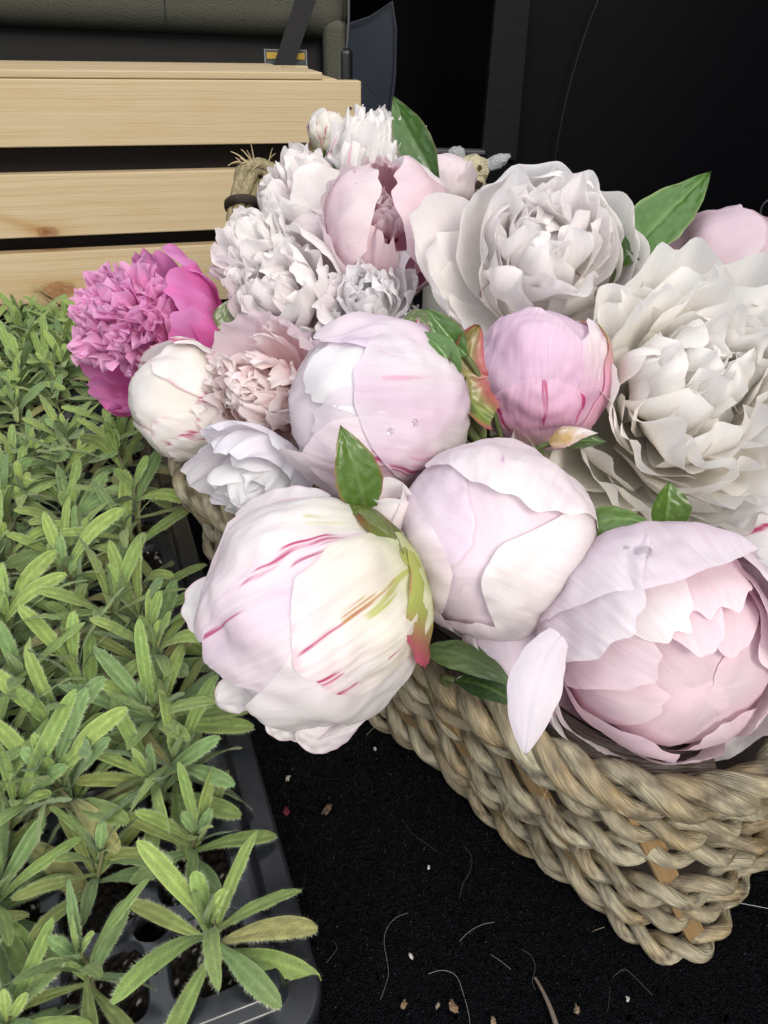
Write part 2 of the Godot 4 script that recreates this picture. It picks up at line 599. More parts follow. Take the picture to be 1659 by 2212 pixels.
func mound(o: Node3D, R: float, n: int, cols: Array, e := {}) -> void:
	# a full rose of soft petals, loose outside, steeper and folding over towards the middle
	var t0: float = e.get("from", 0.0)
	for i in n:
		var t := lerpf(t0, 1.0, pow((i + 0.5) / n, 0.85))
		var p := {"phi": i * 137.508 + rng.randf_range(-26, 26), "L": R * lerpf(1.50, 1.02, t) * rng.randf_range(0.88, 1.10), "W": R * lerpf(0.52, 0.30, t) * rng.randf_range(0.8, 1.15),
			"psi": [lerpf(95, 36, t), lerpf(56, 2, t) + rng.randf_range(-9, 9), lerpf(26, -52, t) + rng.randf_range(-42, 30)],
			"r0": 0.0, "z0": -R * lerpf(0.62, 0.30, t), "rl0": R * 0.8, "rl1": R * rng.randf_range(0.35, 1.0), "wb": 0.3, "vm": 0.68, "wt": 0.8, "k": rng.randf_range(0.26, 0.42), "pw": 2.2, "rag": 0.035, "rf": 5.0,
			"ruf": R * rng.randf_range(0.10, 0.24), "ruff": 1.25, "tw": rng.randf_range(-0.55, 0.55), "skew": rng.randf_range(-0.10, 0.10), "nu": 18, "nv": 18, "col": cols, "vein": 0.03}
		p.merge(e, true)
		part("inner_petal", petal(p), M.petal, o)


func ring(o: Node3D, n: int, phi0: float, L: float, W: float, psi: Array, e: Dictionary, jit := 1.0, called := "petal") -> void:
	for i in n:
		var a := rng.randf_range(-14, 14) * jit
		var p := e.duplicate()
		p.tw = float(e.get("tw", 0.0)) + rng.randf_range(-0.25, 0.25) * jit
		p.merge({"nu": 14, "nv": 14})
		op(o, phi0 + 360.0 * i / n + rng.randf_range(-10, 10) * jit, L * rng.randf_range(0.9, 1.08), W * rng.randf_range(0.85, 1.12), [psi[0] + a * 0.4, psi[1] + a, psi[2] + a * 1.6 + rng.randf_range(-12, 12) * jit], p, called)


# A free blade (leaf, sepal or loose petal) along a curve in the world, made under a thing.
func blade(o: Node3D, called: String, a: Vector3, b: Vector3, c: Vector3, W: float, face: Vector3, e := {}, mat: Material = null) -> MeshInstance3D:
	var inv := o.transform.affine_inverse()
	var nu: int = e.get("nu", 14)
	var nv: int = e.get("nv", 26)
	var vm: float = e.get("vm", 0.42)
	var wb: float = e.get("wb", 0.12)
	var wt: float = e.get("wt", 0.0)
	var tip: float = e.get("tip", 1.0)
	var fold: float = e.get("fold", 0.25)
	var cup: float = e.get("cup", 0.0)
	var wave: float = e.get("wave", 0.0)
	var col: Color = e.get("col", Color(0.045, 0.10, 0.022))
	var rib: Color = e.get("rib", Color(0.13, 0.22, 0.06))
	var ec: Color = e.get("ec", col)
	var c2: Color = e.get("c2", col)
	var veins: float = e.get("veins", 9.0)
	var sd: float = e.get("sd", rng.randf() * 40.0)
	var P := PackedVector3Array()
	var C := PackedColorArray()
	var U := PackedVector2Array()
	for j in nv + 1:
		var v := float(j) / nv
		var pos := bez(a, b, c, v)
		var t := ((b - a) * (1 - v) + (c - b) * v).normalized()
		var s := t.cross(face).normalized()
		var nrm := s.cross(t)
		var w: float
		if v < vm:
			w = lerpf(wb, 1.0, sin(PI * 0.5 * v / vm))
		else:
			var x := (v - vm) / (1.0 - vm)
			w = lerpf(pow(maxf(cos(PI * 0.5 * x), 0.0), tip), 1.0, 0.0) * (1.0 - wt) + wt * sqrt(maxf(1.0 - pow(x, 5.0), 0.0))
		w *= W * (1.0 + 0.05 * nz.get_noise_2d(v * 6.0, sd))
		for i in nu + 1:
			var u := -1.0 + 2.0 * i / nu
			var au := absf(u)
			var ln := fposmod((v - au * 0.16) * veins + (0.5 if u > 0 else 0.0), 1.0)
			var vn := exp(-pow((ln - 0.5) / 0.07, 2.0)) * smoothstep(0.02, 0.2, au) * (1.0 - smoothstep(0.75, 1.0, au))
			var md := exp(-pow(u / 0.07, 2.0))
			var d := fold * au * w + cup * au * au * w + wave * W * v * au * nz.get_noise_2d(u * 1.5 + sd, v * 5.0 + sd) + float(e.get("rough", 0.05)) * W * nz.get_noise_2d(u * 2.0, v * 6.0 + sd) - W * 0.035 * vn * float(veins > 0.0) - W * 0.05 * md
			P.append(inv * (pos + s * (u * w * (1.0 - 0.3 * fold * fold)) + nrm * d))
			var cc := col.lerp(c2, clampf(v * 1.1 - 0.1 + 0.5 * nz.get_noise_2d(u * 1.5, v * 2.0 + sd), 0.0, 1.0))
			cc = cc * (1.0 + float(e.get("mott", 0.16)) * nz.get_noise_2d(u * 5.0 + sd, v * 9.0))
			if veins > 0.0:
				cc = cc.lerp(rib, clampf(0.75 * md + 0.28 * vn, 0.0, 1.0))
			cc = cc.lerp(ec, smoothstep(float(e.get("ew", 0.90)), 1.0, au) * 0.8)
			cc.a = 1.0
			C.append(cc)
			U.append(Vector2(u * 0.5 + 0.5, v))
	return part(called, sheet(P, C, U, nu, nv), mat if mat else M.leaf, o)


func leaf(label: String, a: Vector3, b: Vector3, c: Vector3, W: float, face: Vector3, e := {}) -> void:
	var o := thing("peony_leaf", label, "leaf", Transform3D(Basis(), a), "peony leaves among the blooms")
	blade(o, "leaf_blade", a, b, c, W, face, e)
	var foot := Vector3(lerpf(a.x, 0.16, 0.3), maxf(a.y - 0.10, 0.02), lerpf(a.z, -0.5, 0.2))
	part("leaf_stalk", bez_tube(Vector3.ZERO, (a - c).normalized() * 0.02, foot - a, 0.0013, 0.0016, 8, 6, Color(0.10, 0.12, 0.04)), M.stem, o)


func flowers() -> void:
	var up := Vector3(0, 1, 0)
	# ---- big closed bud hanging over the front left rim
	var o := flower("peony_bud", "largest closed white peony bud, yellow-green streak and magenta flecks, hanging over the basket's left rim", 682, 1318, 236, 0.0415, Vector3(-0.88, -0.45, -0.10))
	var R := 0.0415
	core(o, R * 0.985, [CREAM, WHITE, LILAC])
	for f in [150, 195, 238]:
		bp(o, R * 1.0, f, 150, 0.95, {"col": [CREAM, WHITE, LILAC], "blush": 0.5, "cb": LILAC, "ct": 0.0055 if f == 195 else 0.002, "ce": 0.001, "rag": 0.05, "fl": [[0.3, 0.75, 1.0, 0.06, MAG, 1.0], [-0.5, 0.8, 1.0, 0.05, MAG, 0.9]]})
	bp(o, R * 1.03, 170, 132, 0.45, {"col": [CREAM, WHITE, BLUSH], "ct": 0.006, "rag": 0.10, "rf": 4.0, "fl": [[0.4, 0.7, 1.0, 0.10, MAG, 1.0]]}, "guard_petal")
	bp(o, R * 1.03, 262, 138, 0.40, {"col": [CREAM, WHITE, BLUSH], "ct": 0.005, "rag": 0.10, "rf": 4.0, "fl": [[-0.2, 0.75, 1.0, 0.14, MAG, 1.0]]}, "guard_petal")
	bp(o, R * 1.04, 232, 128, 0.36, {"col": [CREAM, WHITE, LILAC], "ct": 0.006, "rag": 0.08, "fl": [[0.7, 0.7, 1.0, 0.06, MAG, 0.8]]}, "guard_petal")
	bp(o, R * 1.025, 118, 150, 0.40, {"col": [CREAM, LILAC, LILAC], "ct": 0.006, "ce": 0.003, "rag": 0.05, "fl": [[0.3, 0.55, 0.95, 0.22, MAG, 0.9]]}, "guard_petal")
	bp(o, R * 1.005, 62, 160, 1.08, {"nu": 84, "nv": 60, "col": [Color(0.72, 0.76, 0.42), WHITE, LILAC], "blush": 0.35, "cb": LILAC, "vein": 0.05, "fl": [[-0.15, 0.25, 0.42, 0.05, LIME, 0.6], [-0.62, 0.1, 0.35, 0.12, LIME, 0.5]]})
	bp(o, R * 1.018, 4, 150, 0.62, {"nu": 84, "nv": 60, "k": 0.35, "rag": 0.05, "col": [CREAM, LILAC, LILAC], "blush": 0.5, "cb": Color(0.74, 0.60, 0.76), "ce": 0.0001,
		"fl": [[0.93, 0.36, 0.80, 0.13, MAG, 1.2], [0.70, 0.40, 0.62, 0.08, MAG, 0.6], [0.42, 0.72, 0.98, 0.045, MAG, 1.2], [0.85, 0.66, 0.88, 0.06, MAG, 0.9]]})
	bp(o, R * 1.032, -58, 148, 0.98, {"nu": 52, "nv": 40, "k": 0.35, "col": [CREAM, WHITE, WHITE], "blush": 0.3, "cb": BLUSH, "lump": 0.0004, "ce": 0.0005, "rag": 0.04})
	bp(o, R * 1.052, -11, 94, 0.62, {"nu": 84, "nv": 60, "k": 0.18, "wb": 0.42, "vm": 0.62, "rag": 0.07, "rf": 4.0, "ce": 0.0006, "ct": 0.0012, "lump": 0.0005, "col": [Color(0.70, 0.76, 0.40), CREAM, BLUSH], "ec": MAG, "edge": 0.25,
		"fl": [[0.10, 0.02, 0.60, 0.12, LIME, 1.1], [0.12, 0.45, 0.95, 0.04, MAG, 1.1], [0.16, 0.30, 0.72, 0.09, Color(0.55, 0.30, 0.10), 0.8], [-0.6, 0.45, 0.65, 0.03, MAG, 0.8], [-0.45, 0.86, 1.02, 0.10, MAG, 1.0], [-0.7, 0.86, 1.02, 0.07, MAG, 1.0]]}, "outer_petal")
	bp(o, R * 1.075, -64, 52, 0.42, {"k": 0.1, "wb": 0.7, "rag": 0.06, "gl": 0.0, "ct": 0.002, "col": [LIME, Color(0.50, 0.58, 0.16), Color(0.55, 0.12, 0.18)], "ec": MAG, "edge": 0.7}, "sepal")
	bp(o, R * 1.06, 90, 40, 0.5, {"k": 0.1, "wb": 0.7, "gl": 0.0, "col": [LIME, Color(0.20, 0.26, 0.06), Color(0.25, 0.10, 0.05)]}, "sepal")

	for s in [[[612, 1478, 0.292], [540, 1480, 0.290], [466, 1518, 0.288], 0.0085, -0.2, 0.5], [[690, 1540, 0.285], [610, 1590, 0.283], [582, 1545, 0.280], 0.006, 0.2, 0.4], [[760, 1545, 0.283], [700, 1618, 0.278], [640, 1572, 0.276], 0.0065, 0.1, 0.8], [[480, 1290, 0.300], [418, 1260, 0.298], [438, 1370, 0.294], 0.009, -0.6, 0.5], [[520, 1130, 0.296], [560, 1075, 0.290], [720, 1080, 0.284], 0.007, 0.0, -0.5]]:
		blade(o, "guard_petal", at(s[0][0], s[0][1], s[0][2]), at(s[1][0], s[1][1], s[1][2]), at(s[2][0], s[2][1], s[2][2]), s[3], CB * Vector3(s[4], 0.35, 0.9), {"fold": 0.0, "cup": s[5] * 0.4, "wave": 0.22, "col": Color(0.84, 0.78, 0.82), "c2": Color(0.88, 0.84, 0.85), "ec": Color(0.80, 0.55, 0.66), "ew": 0.93, "veins": 0.0, "mott": 0.03, "rough": 0.03, "nu": 20, "nv": 30, "wb": 0.7, "vm": 0.6, "tip": 0.45}, M.petal)
	# ---- round bud facing us in the middle
	R = 0.037
	o = flower("peony_bud", "round pale pink-white peony bud in the centre front, smooth petals closed, no streaks", 1066, 1168, 203, R, Vector3(-0.14, -0.18, 0.97), up)
	core(o, R * 0.98, [BLUSH, LILAC, LILAC])
	bp(o, R * 0.985, 62, 168, 0.75, {"nu": 30, "nv": 30, "col": [BLUSH, LILAC, Color(0.84, 0.74, 0.84)], "blush": 0.4, "cb": LILAC})
	bp(o, R * 0.995, 100, 160, 0.8, {"nu": 30, "nv": 30, "col": [BLUSH, LILAC, BLUSH], "blush": 0.5, "cb": LILAC, "ce": 0.0005})
	bp(o, R * 1.01, -118, 188, 1.0, {"nu": 64, "nv": 48, "k": 0.32, "col": [PINK, Color(0.92, 0.87, 0.87), WHITE], "blush": 0.2, "cb": CREAM, "ce": 0.0007, "vein": 0.04, "lump": 0.0004})
	bp(o, R * 1.005, 178, 138, 0.8, {"nu": 30, "nv": 30, "col": [PINK, BLUSH, BLUSH], "blush": 0.3, "cb": LILAC})
	bp(o, R * 1.025, 138, 132, 0.92, {"nu": 52, "nv": 40, "k": 0.5, "pw": 1.6, "wt": 0.5, "col": [PINK, BLUSH, Color(0.90, 0.83, 0.87)], "blush": 0.35, "cb": LILAC, "ct": 0.001})
	bp(o, R * 1.04, -22, 150, 1.12, {"nu": 84, "nv": 60, "k": 0.28, "rag": 0.05, "rf": 5.0, "col": [LILAC, BLUSH, WHITE], "blush": 0.5, "cb": LILAC, "ct": 0.0004, "ce": 0.0004, "lump": 0.0004, "vein": 0.05,
		"fl": [[0.25, 0.55, 0.85, 0.02, Color(0.62, 0.30, 0.50), 0.5]]})
	bp(o, R * 1.06, 200, 60, 0.4, {"gl": 0.0, "col": [LIME, Color(0.3, 0.35, 0.1), MAG]}, "sepal")

	# ---- large bud with magenta streaks, centre left
	R = 0.04
	o = flower("peony_bud", "big pink-white peony bud with magenta streaks, an upright green leaf in front of it", 806, 890, 192, R, Vector3(-0.93, 0.02, 0.34))
	core(o, R * 0.96, [BLUSH, COOL, LILAC])
	for f in [150, 210, 270]:
		bp(o, R * 0.99, f, 145, 0.95, {"col": [BLUSH, PINK, LILAC], "ce": 0.001})
	bp(o, R * 0.975, 22, 158, 0.62, {"nu": 26, "nv": 26, "col": [WHITE, COOL, COOL], "rag": 0.05, "ct": 0.001})
	bp(o, R * 0.985, -22, 150, 0.60, {"nu": 26, "nv": 26, "col": [WHITE, COOL, Color(0.80, 0.74, 0.80)], "rag": 0.05, "ct": 0.001})
	bp(o, R * 1.0, -46, 150, 0.75, {"nu": 30, "nv": 30, "col": [BLUSH, BLUSH, LILAC], "ct": 0.002, "rag": 0.05, "blush": 0.5, "cb": LILAC, "fl": [[0.35, 0.4, 0.72, 0.16, MAG, 1.3], [0.1, 0.42, 0.75, 0.12, MAG, 1.3], [0.2, 0.2, 0.6, 0.25, PINK, 0.8]]})
	bp(o, R * 1.01, -84, 158, 0.85, {"nu": 26, "nv": 26, "col": [PINK, PINK, BLUSH], "ct": 0.004, "ce": 0.002, "blush": 0.4, "cb": LILAC})
	bp(o, R * 1.02, 66, 138, 0.78, {"nu": 52, "nv": 40, "col": [BLUSH, LILAC, LILAC], "blush": 0.5, "cb": Color(0.66, 0.52, 0.72), "rag": 0.03, "ce": 0.0008, "lump": 0.0004, "ct": 0.001, "fl": [[0.9, 0.35, 0.55, 0.12, MAG, 1.2]]})
	bp(o, R * 1.035, 6, 122, 0.98, {"nu": 84, "nv": 60, "k": 0.22, "rag": 0.035, "rf": 6.0, "col": [CREAM, WHITE, Color(0.80, 0.74, 0.80)], "blush": 0.75, "cb": Color(0.80, 0.62, 0.76), "ce": 0.0006, "lump": 0.0004, "ct": 0.0006,
		"fl": [[-0.9, 0.5, 0.95, 0.10, MAG, 0.9], [0.12, 0.5, 0.86, 0.03, ROSE, 0.7], [-0.72, 0.3, 0.75, 0.12, ROSE, 0.6]]}, "outer_petal")
	bp(o, R * 1.055, 78, 66, 0.5, {"k": 0.12, "rag": 0.10, "rf": 4.0, "ct": 0.002, "ruf": 0.003, "col": [LIME, CREAM, BLUSH], "ec": MAG, "edge": 1.0, "fl": [[0.2, 0.5, 1.0, 0.08, MAG, 0.9], [-0.5, 0.5, 1.0, 0.08, MAG, 0.9]]}, "outer_petal")
	bp(o, R * 1.06, 40, 42, 0.35, {"k": 0.1, "rag": 0.1, "ct": 0.002, "gl": 0.0, "col": [LIME, WHITE, BLUSH], "ec": MAG, "edge": 1.0}, "outer_petal")

	# ---- deep pink bud with the red sepal
	R = 0.0325
	o = flower("peony_bud", "lilac-pink peony bud with magenta streaks and a red-green sepal on its left", 1168, 816, 144, R, Vector3(0.06, 0.98, -0.10))
	var pk := [PINK, Color(0.78, 0.58, 0.73), Color(0.80, 0.66, 0.77)]
	core(o, R * 0.97, pk, {"cb": LILAC})
	for f in [150, 200, 250]:
		bp(o, R * 0.99, f, 150, 0.95, {"col": pk})
	bp(o, R * 1.0, 84, 152, 0.8, {"nu": 30, "nv": 30, "col": [BLUSH, PINK, Color(0.80, 0.62, 0.72)], "rag": 0.05, "ct": 0.001, "fl": [[-0.4, 0.62, 0.98, 0.12, MAG, 1.0], [-0.75, 0.55, 0.95, 0.07, MAG, 1.0], [0.2, 0.8, 1.0, 0.1, MAG, 1.0]]})
	bp(o, R * 1.02, 40, 118, 0.66, {"nu": 34, "nv": 34, "rag": 0.04, "col": [PINK, Color(0.78, 0.46, 0.64), BLUSH], "ce": 0.0007, "blush": 0.4, "cb": LILAC})
	bp(o, R * 1.012, 52, 140, 0.5, {"nu": 24, "nv": 24, "col": [BLUSH, BLUSH, BLUSH], "ct": 0.0006})
	bp(o, R * 1.035, -34, 150, 1.02, {"nu": 84, "nv": 60, "k": 0.26, "col": [Color(0.88, 0.60, 0.74), Color(0.87, 0.69, 0.83), Color(0.91, 0.79, 0.88)], "blush": 0.5, "cb": Color(0.89, 0.68, 0.83), "ce": 0.0008, "lump": 0.0004, "vein": 0.12})
	bp(o, R * 1.06, -12, 74, 0.64, {"nu": 64, "nv": 48, "k": 0.2, "wb": 0.34, "vm": 0.7, "rag": 0.05, "ce": 0.0012, "col": [Color(0.90, 0.68, 0.62), Color(0.86, 0.52, 0.70), Color(0.88, 0.66, 0.80)],
		"fl": [[0.15, 0.4, 1.0, 0.10, MAG, 0.9], [0.92, 0.35, 0.95, 0.12, MAG, 1.0], [-0.95, 0.2, 0.85, 0.14, MAG, 1.0], [-0.5, 0.1, 0.5, 0.2, ROSE, 0.7], [0.5, 0.1, 0.6, 0.25, ROSE, 0.6]]}, "outer_petal")
	bp(o, R * 1.05, 72, 148, 0.42, {"nu": 30, "nv": 30, "k": 0.3, "rag": 0.08, "col": [PINK, ROSE, Color(0.55, 0.40, 0.12)], "fl": [[0.0, 0.6, 1.0, 0.3, MAG, 0.9], [0.6, 0.5, 1.0, 0.1, BLUSH, 0.9]]}, "outer_petal")
	blade(o, "sepal", at(1062, 908, 0.325), at(930, 835, 0.316), at(1036, 702, 0.322), 0.0115, CB * Vector3(0.62, 0.1, 0.78), {"fold": 0.05, "cup": 0.55, "nu": 22, "nv": 30, "mott": 0.3, "ew": 0.30, "col": Color(0.15, 0.20, 0.045), "c2": Color(0.20, 0.15, 0.05), "ec": Color(0.34, 0.035, 0.07), "veins": 0.0, "wb": 0.6, "vm": 0.5, "tip": 0.6})
	blade(o, "guard_petal", at(1185, 955, 0.322), at(1225, 908, 0.312), at(1292, 936, 0.325), 0.0058, CB * Vector3(0.0, 0.6, 0.8), {"fold": -0.2, "cup": -0.5, "col": Color(0.60, 0.42, 0.20), "c2": BLUSH, "ec": ROSE, "veins": 0.0, "wb": 0.6, "vm": 0.35}, M.petal_small)

	# ---- opening cup at the front right
	R = 0.046
	o = flower("peony_bloom", "half-open shell pink peony at the front corner of the basket with water drops", 1434, 1404, 268, R, Vector3(0.14, -0.26, 0.955), up)
	var shell := [ROSE, Color(0.90, 0.71, 0.78), Color(0.92, 0.84, 0.87)]
	bp(o, R * 0.62, 0, 150, 1.1, {"col": [ROSE, PINK, PINK], "gl": 0.0})
	bp(o, R * 0.62, 120, 150, 1.1, {"col": [ROSE, PINK, PINK], "gl": 0.0})
	bp(o, R * 0.62, 240, 150, 1.1, {"col": [ROSE, PINK, PINK], "gl": 0.0})
	for s in [[40, 190, 0.70, 0.95], [160, 190, 0.71, 0.95], [280, 186, 0.72, 0.9], [350, 160, 0.755, 0.6], [100, 158, 0.765, 0.6], [215, 160, 0.775, 0.62], [300, 152, 0.80, 0.6], [20, 158, 0.81, 0.5], [150, 146, 0.82, 0.66], [250, 146, 0.83, 0.62], [70, 150, 0.845, 0.6], [190, 132, 0.86, 0.7], [-50, 148, 0.865, 0.6]]:
		bp(o, R * s[2], s[0], s[1], s[3], {"nu": 26, "nv": 26, "col": [ROSE, Color(0.88, 0.65, 0.73), Color(0.92, 0.80, 0.84)], "blush": 0.3, "cb": PINK, "rag": 0.05, "ct": rng.randf_range(-0.001, 0.0015), "k": 0.3, "lump": 0.0003, "gl": 0.05}, "inner_petal")
	bp(o, R * 0.88, 6, 142, 0.62, {"nu": 34, "nv": 34, "k": 0.16, "col": [ROSE, PINK, Color(0.92, 0.82, 0.85)], "blush": 0.3, "cb": PINK, "rag": 0.06, "ct": -0.001}, "inner_petal")
	bp(o, R * 0.90, 36, 146, 0.45, {"nu": 26, "nv": 26, "k": 0.2, "col": [ROSE, PINK, WHITE], "rag": 0.05}, "inner_petal")
	bp(o, R * 0.92, 196, 108, 0.85, {"nu": 34, "nv": 34, "col": [ROSE, Color(0.88, 0.66, 0.75), WHITE], "blush": 0.4, "cb": PINK, "rag": 0.04, "ct": 0.001, "k": 0.3}, "inner_petal")
	bp(o, R * 0.95, 148, 104, 0.95, {"nu": 64, "nv": 48, "col": [PINK, Color(0.90, 0.75, 0.80), WHITE], "blush": 0.3, "cb": PINK, "rag": 0.05, "ct": 0.0008, "k": 0.3, "lump": 0.0010})
	bp(o, R * 0.94, 232, 108, 0.85, {"nu": 52, "nv": 40, "col": [ROSE, PINK, WHITE], "blush": 0.35, "cb": PINK, "rag": 0.05, "ct": 0.003, "k": 0.3, "lump": 0.0010})
	bp(o, R * 0.985, 178, 100, 1.0, {"nu": 64, "nv": 48, "col": [ROSE, PINK, WHITE], "blush": 0.3, "cb": ROSE, "rag": 0.07, "rf": 4.0, "ct": 0.005, "ce": 0.002, "k": 0.25})
	bp(o, R * 1.0, 128, 92, 0.9, {"nu": 30, "nv": 30, "col": [PINK, BLUSH, WHITE], "rag": 0.05, "ct": 0.002, "k": 0.3})
	bp(o, R * 1.0, 218, 95, 0.9, {"nu": 30, "nv": 30, "col": [ROSE, PINK, WHITE], "rag": 0.08, "rf": 4.0, "ct": 0.006, "ruf": 0.004, "k": 0.25})
	bp(o, R * 1.03, 224, 104, 1.05, {"nu": 40, "nv": 30, "col": [ROSE, PINK, WHITE], "rag": 0.07, "ct": 0.004, "k": 0.25})
	bp(o, R * 0.985, -54, 148, 0.95, {"nu": 84, "nv": 60, "col": [PINK, Color(0.90, 0.76, 0.84), WHITE], "blush": 0.4, "cb": Color(0.80, 0.62, 0.74), "rag": 0.05, "ce": -0.001, "k": 0.4, "lump": 0.0010})
	bp(o, R * 1.0, -96, 132, 0.95, {"nu": 30, "nv": 30, "col": [PINK, BLUSH, WHITE], "blush": 0.3, "cb": PINK, "k": 0.3})
	bp(o, R * 1.0, 56, 132, 0.72, {"nu": 64, "nv": 48, "col": [LILAC, Color(0.88, 0.80, 0.87), COOL], "blush": 0.3, "cb": LILAC, "rag": 0.05, "ct": 0.003, "k": 0.22, "vein": 0.07})
	bp(o, R * 1.02, 16, 128, 1.15, {"nu": 80, "nv": 60, "col": [CREAM, Color(0.90, 0.81, 0.86), COOL], "blush": 0.5, "cb": Color(0.87, 0.72, 0.83), "rag": 0.055, "rf": 4.5, "ce": 0.001, "ct": 0.0016, "k": 0.24, "lump": 0.0010, "vein": 0.08}, "outer_petal")
	blade(o, "guard_petal", at(1212, 1372, 0.250), at(1142, 1440, 0.234), at(1134, 1632, 0.238), 0.0085, CB * Vector3(-0.25, 0.15, 1.0), {"fold": 0.05, "cup": -0.35, "col": Color(0.88, 0.80, 0.87), "c2": Color(0.80, 0.76, 0.82), "veins": 0.0, "mott": 0.02, "rough": 0.01, "nu": 20, "nv": 30, "wb": 0.5, "vm": 0.55, "tip": 0.75}, M.petal)
	blade(o, "sepal", at(1405, 1146, 0.262), at(1452, 1140, 0.262), at(1512, 1168, 0.268), 0.004, CB * Vector3(0, 1, 0.5), {"fold": -0.3, "col": Color(0.25, 0.24, 0.08), "c2": Color(0.20, 0.07, 0.04), "ec": Color(0.30, 0.08, 0.05), "wb": 0.5})

	# ---- pale bud at the right edge
	R = 0.042
	o = flower("peony_bud", "smooth white peony bud at the right edge with one thin magenta line along its seam", 1640, 1155, 170, R, Vector3(0.90, 0.10, 0.30))
	core(o, R * 0.97, [PALEGREEN, WHITE, BLUSH])
	for f in [140, 190, 240, 290]:
		bp(o, R * 0.99, f, 150, 0.9, {"col": [PALEGREEN, WHITE, BLUSH]})
	bp(o, R * 1.01, -44, 150, 1.05, {"nu": 52, "nv": 40, "col": [Color(0.74, 0.75, 0.66), COOL, LILAC], "blush": 0.4, "cb": LILAC, "ce": 0.0008, "fl": [[0.1, 0.5, 0.9, 0.03, ROSE, 0.7]]})
	bp(o, R * 1.03, 46, 150, 1.0, {"nu": 64, "nv": 48, "col": [PALEGREEN, COOL, COOL], "ec": MAG, "ce": 0.0008, "blush": 0.2, "cb": LILAC, "fl": [[-0.97, 0.4, 1.0, 0.05, MAG, 1.2], [-0.97, 0.1, 0.5, 0.06, LIME, 0.8]]})

	# ---- creamy bud on the left rim
	R = 0.03
	o = flower("peony_bud", "small creamy white bud with red flecks and olive veins, below the magenta bloom", 393, 868, 112, R, Vector3(-0.66, 0.12, 0.74))
	plain_bud(o, R, 8, {"col": [Color(0.68, 0.72, 0.34), CREAM, WHITE], "k": 0.35, "cb": BLUSH, "blush": 0.35, "nu": 26, "nv": 26, "lump": 0.0004, "ec": MAG, "edge": 0.5}, 1.2, 80, 158)
	for s in [[-8, 112, 1.150, 0.55, 0.3], [40, 100, 1.165, 0.5, -0.4], [-52, 118, 1.135, 0.6, 0.5], [12, 76, 1.185, 0.42, 0.1], [-30, 88, 1.175, 0.45, -0.6], [75, 120, 1.14, 0.6, 0.0]]:
		bp(o, R * s[2], s[0], s[1], s[3], {"nu": 56, "nv": 40, "k": 0.3, "rag": 0.09, "ct": 0.001, "ce": 0.0006, "col": [Color(0.74, 0.77, 0.42), CREAM, WHITE], "cb": BLUSH, "blush": 0.4, "ec": MAG, "edge": 0.7,
			"fl": [[s[4], 0.62, 1.02, 0.10, MAG, 1.3], [s[4] + 0.1, 0.15, 0.7, 0.06, Color(0.45, 0.45, 0.10), 0.9]]})
	bp(o, R * 1.13, 130, 112, 0.22, {"col": [CREAM, BLUSH, ROSE], "ct": 0.006, "rag": 0.1, "k": 0.5}, "guard_petal")
	bp(o, R * 1.13, -70, 80, 0.4, {"col": [BLUSH, Color(0.62, 0.52, 0.60), Color(0.62, 0.54, 0.62)], "ct": 0.012, "rag": 0.06, "k": 0.3}, "guard_petal")

	# ---- pale pink open bloom with the ragged peach middle
	R = 0.045
	o = flower("peony_bloom", "open pale pink peony with a ragged peach middle, left of the streaked bud", 580, 862, 176, R, Vector3(-0.42, -0.05, 0.90), up)
	ring(o, 5, 20, R * 1.15, R * 0.55, [95, 50, 8], {"nu": 18, "nv": 18, "r0": 0.004, "z0": -R * 0.75, "col": [PINK, BLUSH, Color(0.88, 0.79, 0.84)], "rl0": R * 0.9, "rag": 0.06, "ruf": 0.006, "wt": 0.85, "ct": 0.002}, 0.6)
	op(o, -42, R * 1.75, R * 0.82, [80, 34, 4], {"nu": 26, "nv": 26, "z0": -R * 0.75, "col": [PINK, Color(0.82, 0.65, 0.72), Color(0.86, 0.75, 0.80)], "rl0": R * 0.9, "rag": 0.05, "ruf": 0.006})
	op(o, 20, R * 1.65, R * 0.7, [85, 40, 0], {"nu": 26, "nv": 26, "z0": -R * 0.75, "col": [PINK, Color(0.84, 0.70, 0.75), Color(0.90, 0.81, 0.84)], "rl0": R * 0.9, "rag": 0.05, "ruf": 0.006})
	bp(o, R * 0.92, 95, 96, 0.75, {"nu": 26, "nv": 26, "col": [PINK, LILAC, Color(0.87, 0.81, 0.90)], "rag": 0.14, "rf": 4.0, "k": 0.2, "gl": 0.04})
	var peach := [Color(0.92, 0.58, 0.56), Color(0.93, 0.74, 0.72), Color(0.94, 0.88, 0.87)]
	mound(o, R * 1.05, 44, peach, {"rag": 0.13, "rf": 4.0, "from": 0.32, "W": R * 0.26})
	# ---- blue white guard petals below it
	R = 0.035
	o = flower("peony_bloom", "cool white peony drooping under the peach-centred bloom beside the rim", 560, 1042, 150, R, Vector3(-0.55, -0.60, 0.58), up)
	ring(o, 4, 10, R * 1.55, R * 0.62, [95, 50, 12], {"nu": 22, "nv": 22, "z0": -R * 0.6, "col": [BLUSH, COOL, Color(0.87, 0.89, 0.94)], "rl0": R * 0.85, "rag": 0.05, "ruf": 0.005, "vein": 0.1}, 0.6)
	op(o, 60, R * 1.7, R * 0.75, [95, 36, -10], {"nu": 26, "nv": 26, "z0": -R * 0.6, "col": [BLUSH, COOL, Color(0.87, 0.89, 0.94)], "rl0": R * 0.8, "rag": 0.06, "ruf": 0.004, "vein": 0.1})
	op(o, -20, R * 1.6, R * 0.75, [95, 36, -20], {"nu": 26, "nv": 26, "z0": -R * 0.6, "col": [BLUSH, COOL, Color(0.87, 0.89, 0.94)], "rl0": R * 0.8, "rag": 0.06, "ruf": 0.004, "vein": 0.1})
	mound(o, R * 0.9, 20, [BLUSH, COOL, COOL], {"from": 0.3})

	# ---- magenta bloom
	R = 0.05
